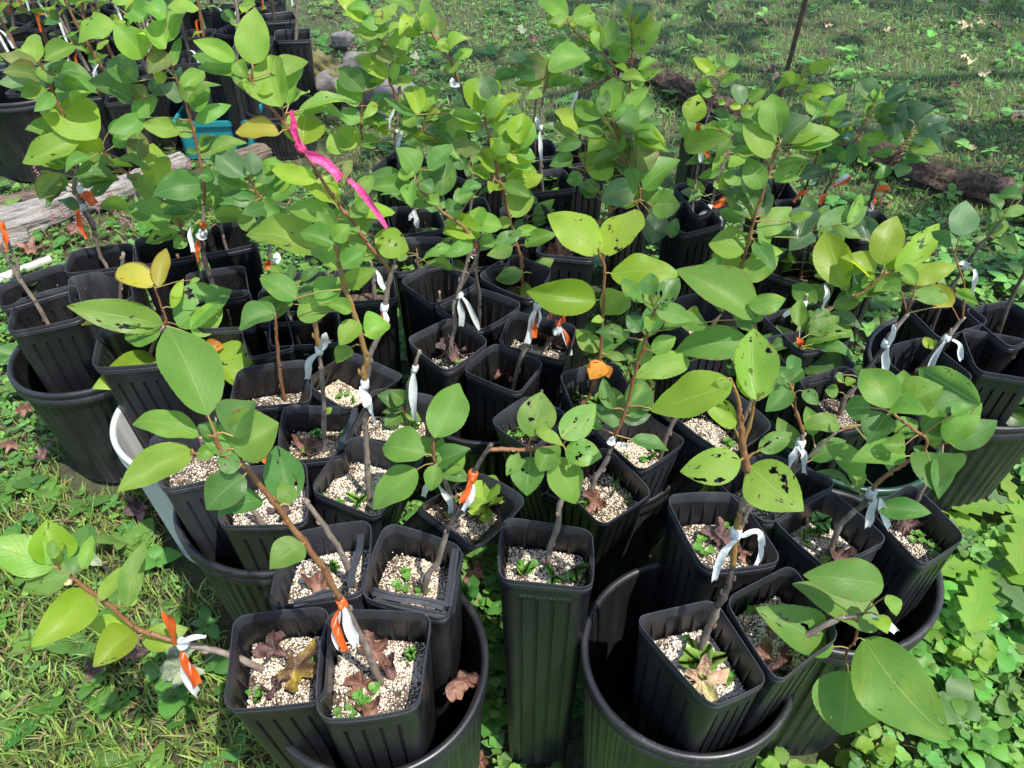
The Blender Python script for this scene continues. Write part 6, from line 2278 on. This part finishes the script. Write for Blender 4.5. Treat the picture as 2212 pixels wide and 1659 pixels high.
clump("dandelion", TP(9, 2130, 120), .15, lambda r, s: dandelion(r, s, 2), "smaller dandelion rosette above the large one at the right edge", "weed")
for i, (x, y, h, lab) in enumerate([
    (760, 1480, .09, "nettle like weed nearest the right front bucket at the bottom edge"),
    (1090, 1600, .10, "tall nettle like weed at the bottom edge under the drooping leaf pair"),
    (1330, 1600, .08, "nettle like weed right of the tall one at the bottom edge"),
    (960, 1080, .07, "nettle like weed squeezed behind the low lying sapling's pot"),
    (1330, 1330, .09, "nettle like weed below the biggest drooping leaf"),
    (1620, 760, .08, "nettle like weed under the bucket at the right, below the dandelion"),
    (1900, 900, .09, "nettle like weed in the bright clover right of the biggest drooping leaf"),
    (2020, 830, .07, "small nettle like weed beside the one in the bright clover"),
    (560, 1600, .07, "low nettle like weed at the bottom rim of the right front bucket"),
]):
    clump("nettle_weed", TP(9, x, y), h, lambda r, s, i=i: nettle(r, s, 50 + i), lab, "weed", .03)
# pink flower spikes in the weeds by the logs
parts = []
VV, FF, TT = [], [], []
v0, f0 = ico()
cnt = 0
for i, (tx, ty) in enumerate([(225, 1090), (235, 1140), (545, 1100), (740, 1350), (780, 1420), (690, 1270), (415, 1370), (585, 1440), (1200, 1040), (1215, 1060), (1130, 1075), (1340, 1300), (620, 1330), (520, 1370), (850, 1440), (330, 1390), (470, 1450), (690, 1470)]):
    b = at_z(TP(1, tx, ty), .07)
    for k in range(9):
        p = np.array(b) + np.array([.004 * math.sin(k * 2 + i) + .0016 * k * math.sin(i * 1.7), .003 * math.cos(k * 2.3), .0034 * k - .015])
        q = v0 * R.uniform(.0022, .0034) + p
        VV.append(q); FF.append(f0 + 12 * cnt); cnt += 1
        c = R.uniform(.8, 1.1)
        TT.append(np.tile((.42 * c, .19 * c, .23 * c, 1), (12, 1)))
    s0 = np.array(b) + np.array([0, 0, -.015]); s1 = np.array([b.x + R.uniform(-.02, .02), b.y, 0])
    w = np.array([.0008, 0, 0])
    tri = np.array([s1 - w, s1 + w, s0 + w, s0 - w])
    VV.append(tri); base_i = 12 * cnt
    # stalk as two triangles
    FF.append(np.array([(0, 1, 2), (0, 2, 3)]) + sum(len(a) for a in VV[:-1])); TT.append(np.tile((.16, .20, .06, 1), (4, 1)))
    # keep grain index right
    pad = np.repeat(tri[:1], 8, 0); VV.append(pad); TT.append(np.tile((.16, .20, .06, 1), (8, 1))); cnt += 1
o = np_mesh("smartweed_flowers", np.concatenate(VV), np.concatenate(FF), M_WEED, np.concatenate(TT)); o["kind"] = "stuff"

# ---------------------------------------------------------------- the tree whose shade dapples the lawn (stands to the right, out of view)
def shade_tree(pos, h, spread, nleaf, seed, label, cover):
    rng = random.Random(seed)
    root = thing("maple_tree", pos, label, "tree")
    V, F = tube(smooth_path([Vector((0, 0, -.1)), Vector((.05, .05, h * .35)), Vector((-.05, .1, h * .7)), Vector((0, 0, h))], 5), [.16 - .009 * i for i in range(16)], 12)
    VV, FF = list(V), list(F)
    tips = []
    for i in range(11):
        a = i * 2.4
        z = h * (.45 + .5 * i / 11)
        L = spread * rng.uniform(.6, 1.0)
        p = [Vector((0, .05, z)), Vector((math.cos(a) * L * .5, math.sin(a) * L * .5, z + .35)), Vector((math.cos(a) * L, math.sin(a) * L, z + .6))]
        v, f = tube(smooth_path(p, 4), [.06 - .005 * k for k in range(9)], 7)
        o = len(VV); VV += v; FF += [tuple(o + q for q in t) for t in f]
    mesh_obj("trunk", VV, FF, M_BARK, root)
    r = np.random.RandomState(seed)
    n = nleaf
    x = r.uniform(-cover[0], cover[0], n); y = r.uniform(-cover[1], cover[1], n)
    z = h * .8 + r.normal(0, .5, n)
    keep = r.rand(n) < np.clip((nz(x, y, 1.5, seed) - .24) * 3.2, .02, 1)
    x, y, z = x[keep], y[keep], z[keep]; n = len(x)
    col = np.tile((.05, .10, .02, 1), (n, 1))
    P, Fc, T = instance(OVR[0], OVR[1], x, y, z, r.uniform(.10, .20, n), r.uniform(0, 6.28, n), r.normal(0, .6, n), r.uniform(0, 6.28, n), col, "l")
    cr = np_mesh("crown", P, Fc, M_COVER, T, root)
    return root
shade_tree(Vector((4.8, 1.9, 0)), 6.0, 3.0, 2100, 3, "broad maple tree that shades the lawn, its trunk standing right of the view", (3.6, 2.3))
print("SIZES", SIZES)
print("WARN", len(WARN), WARN[:60])
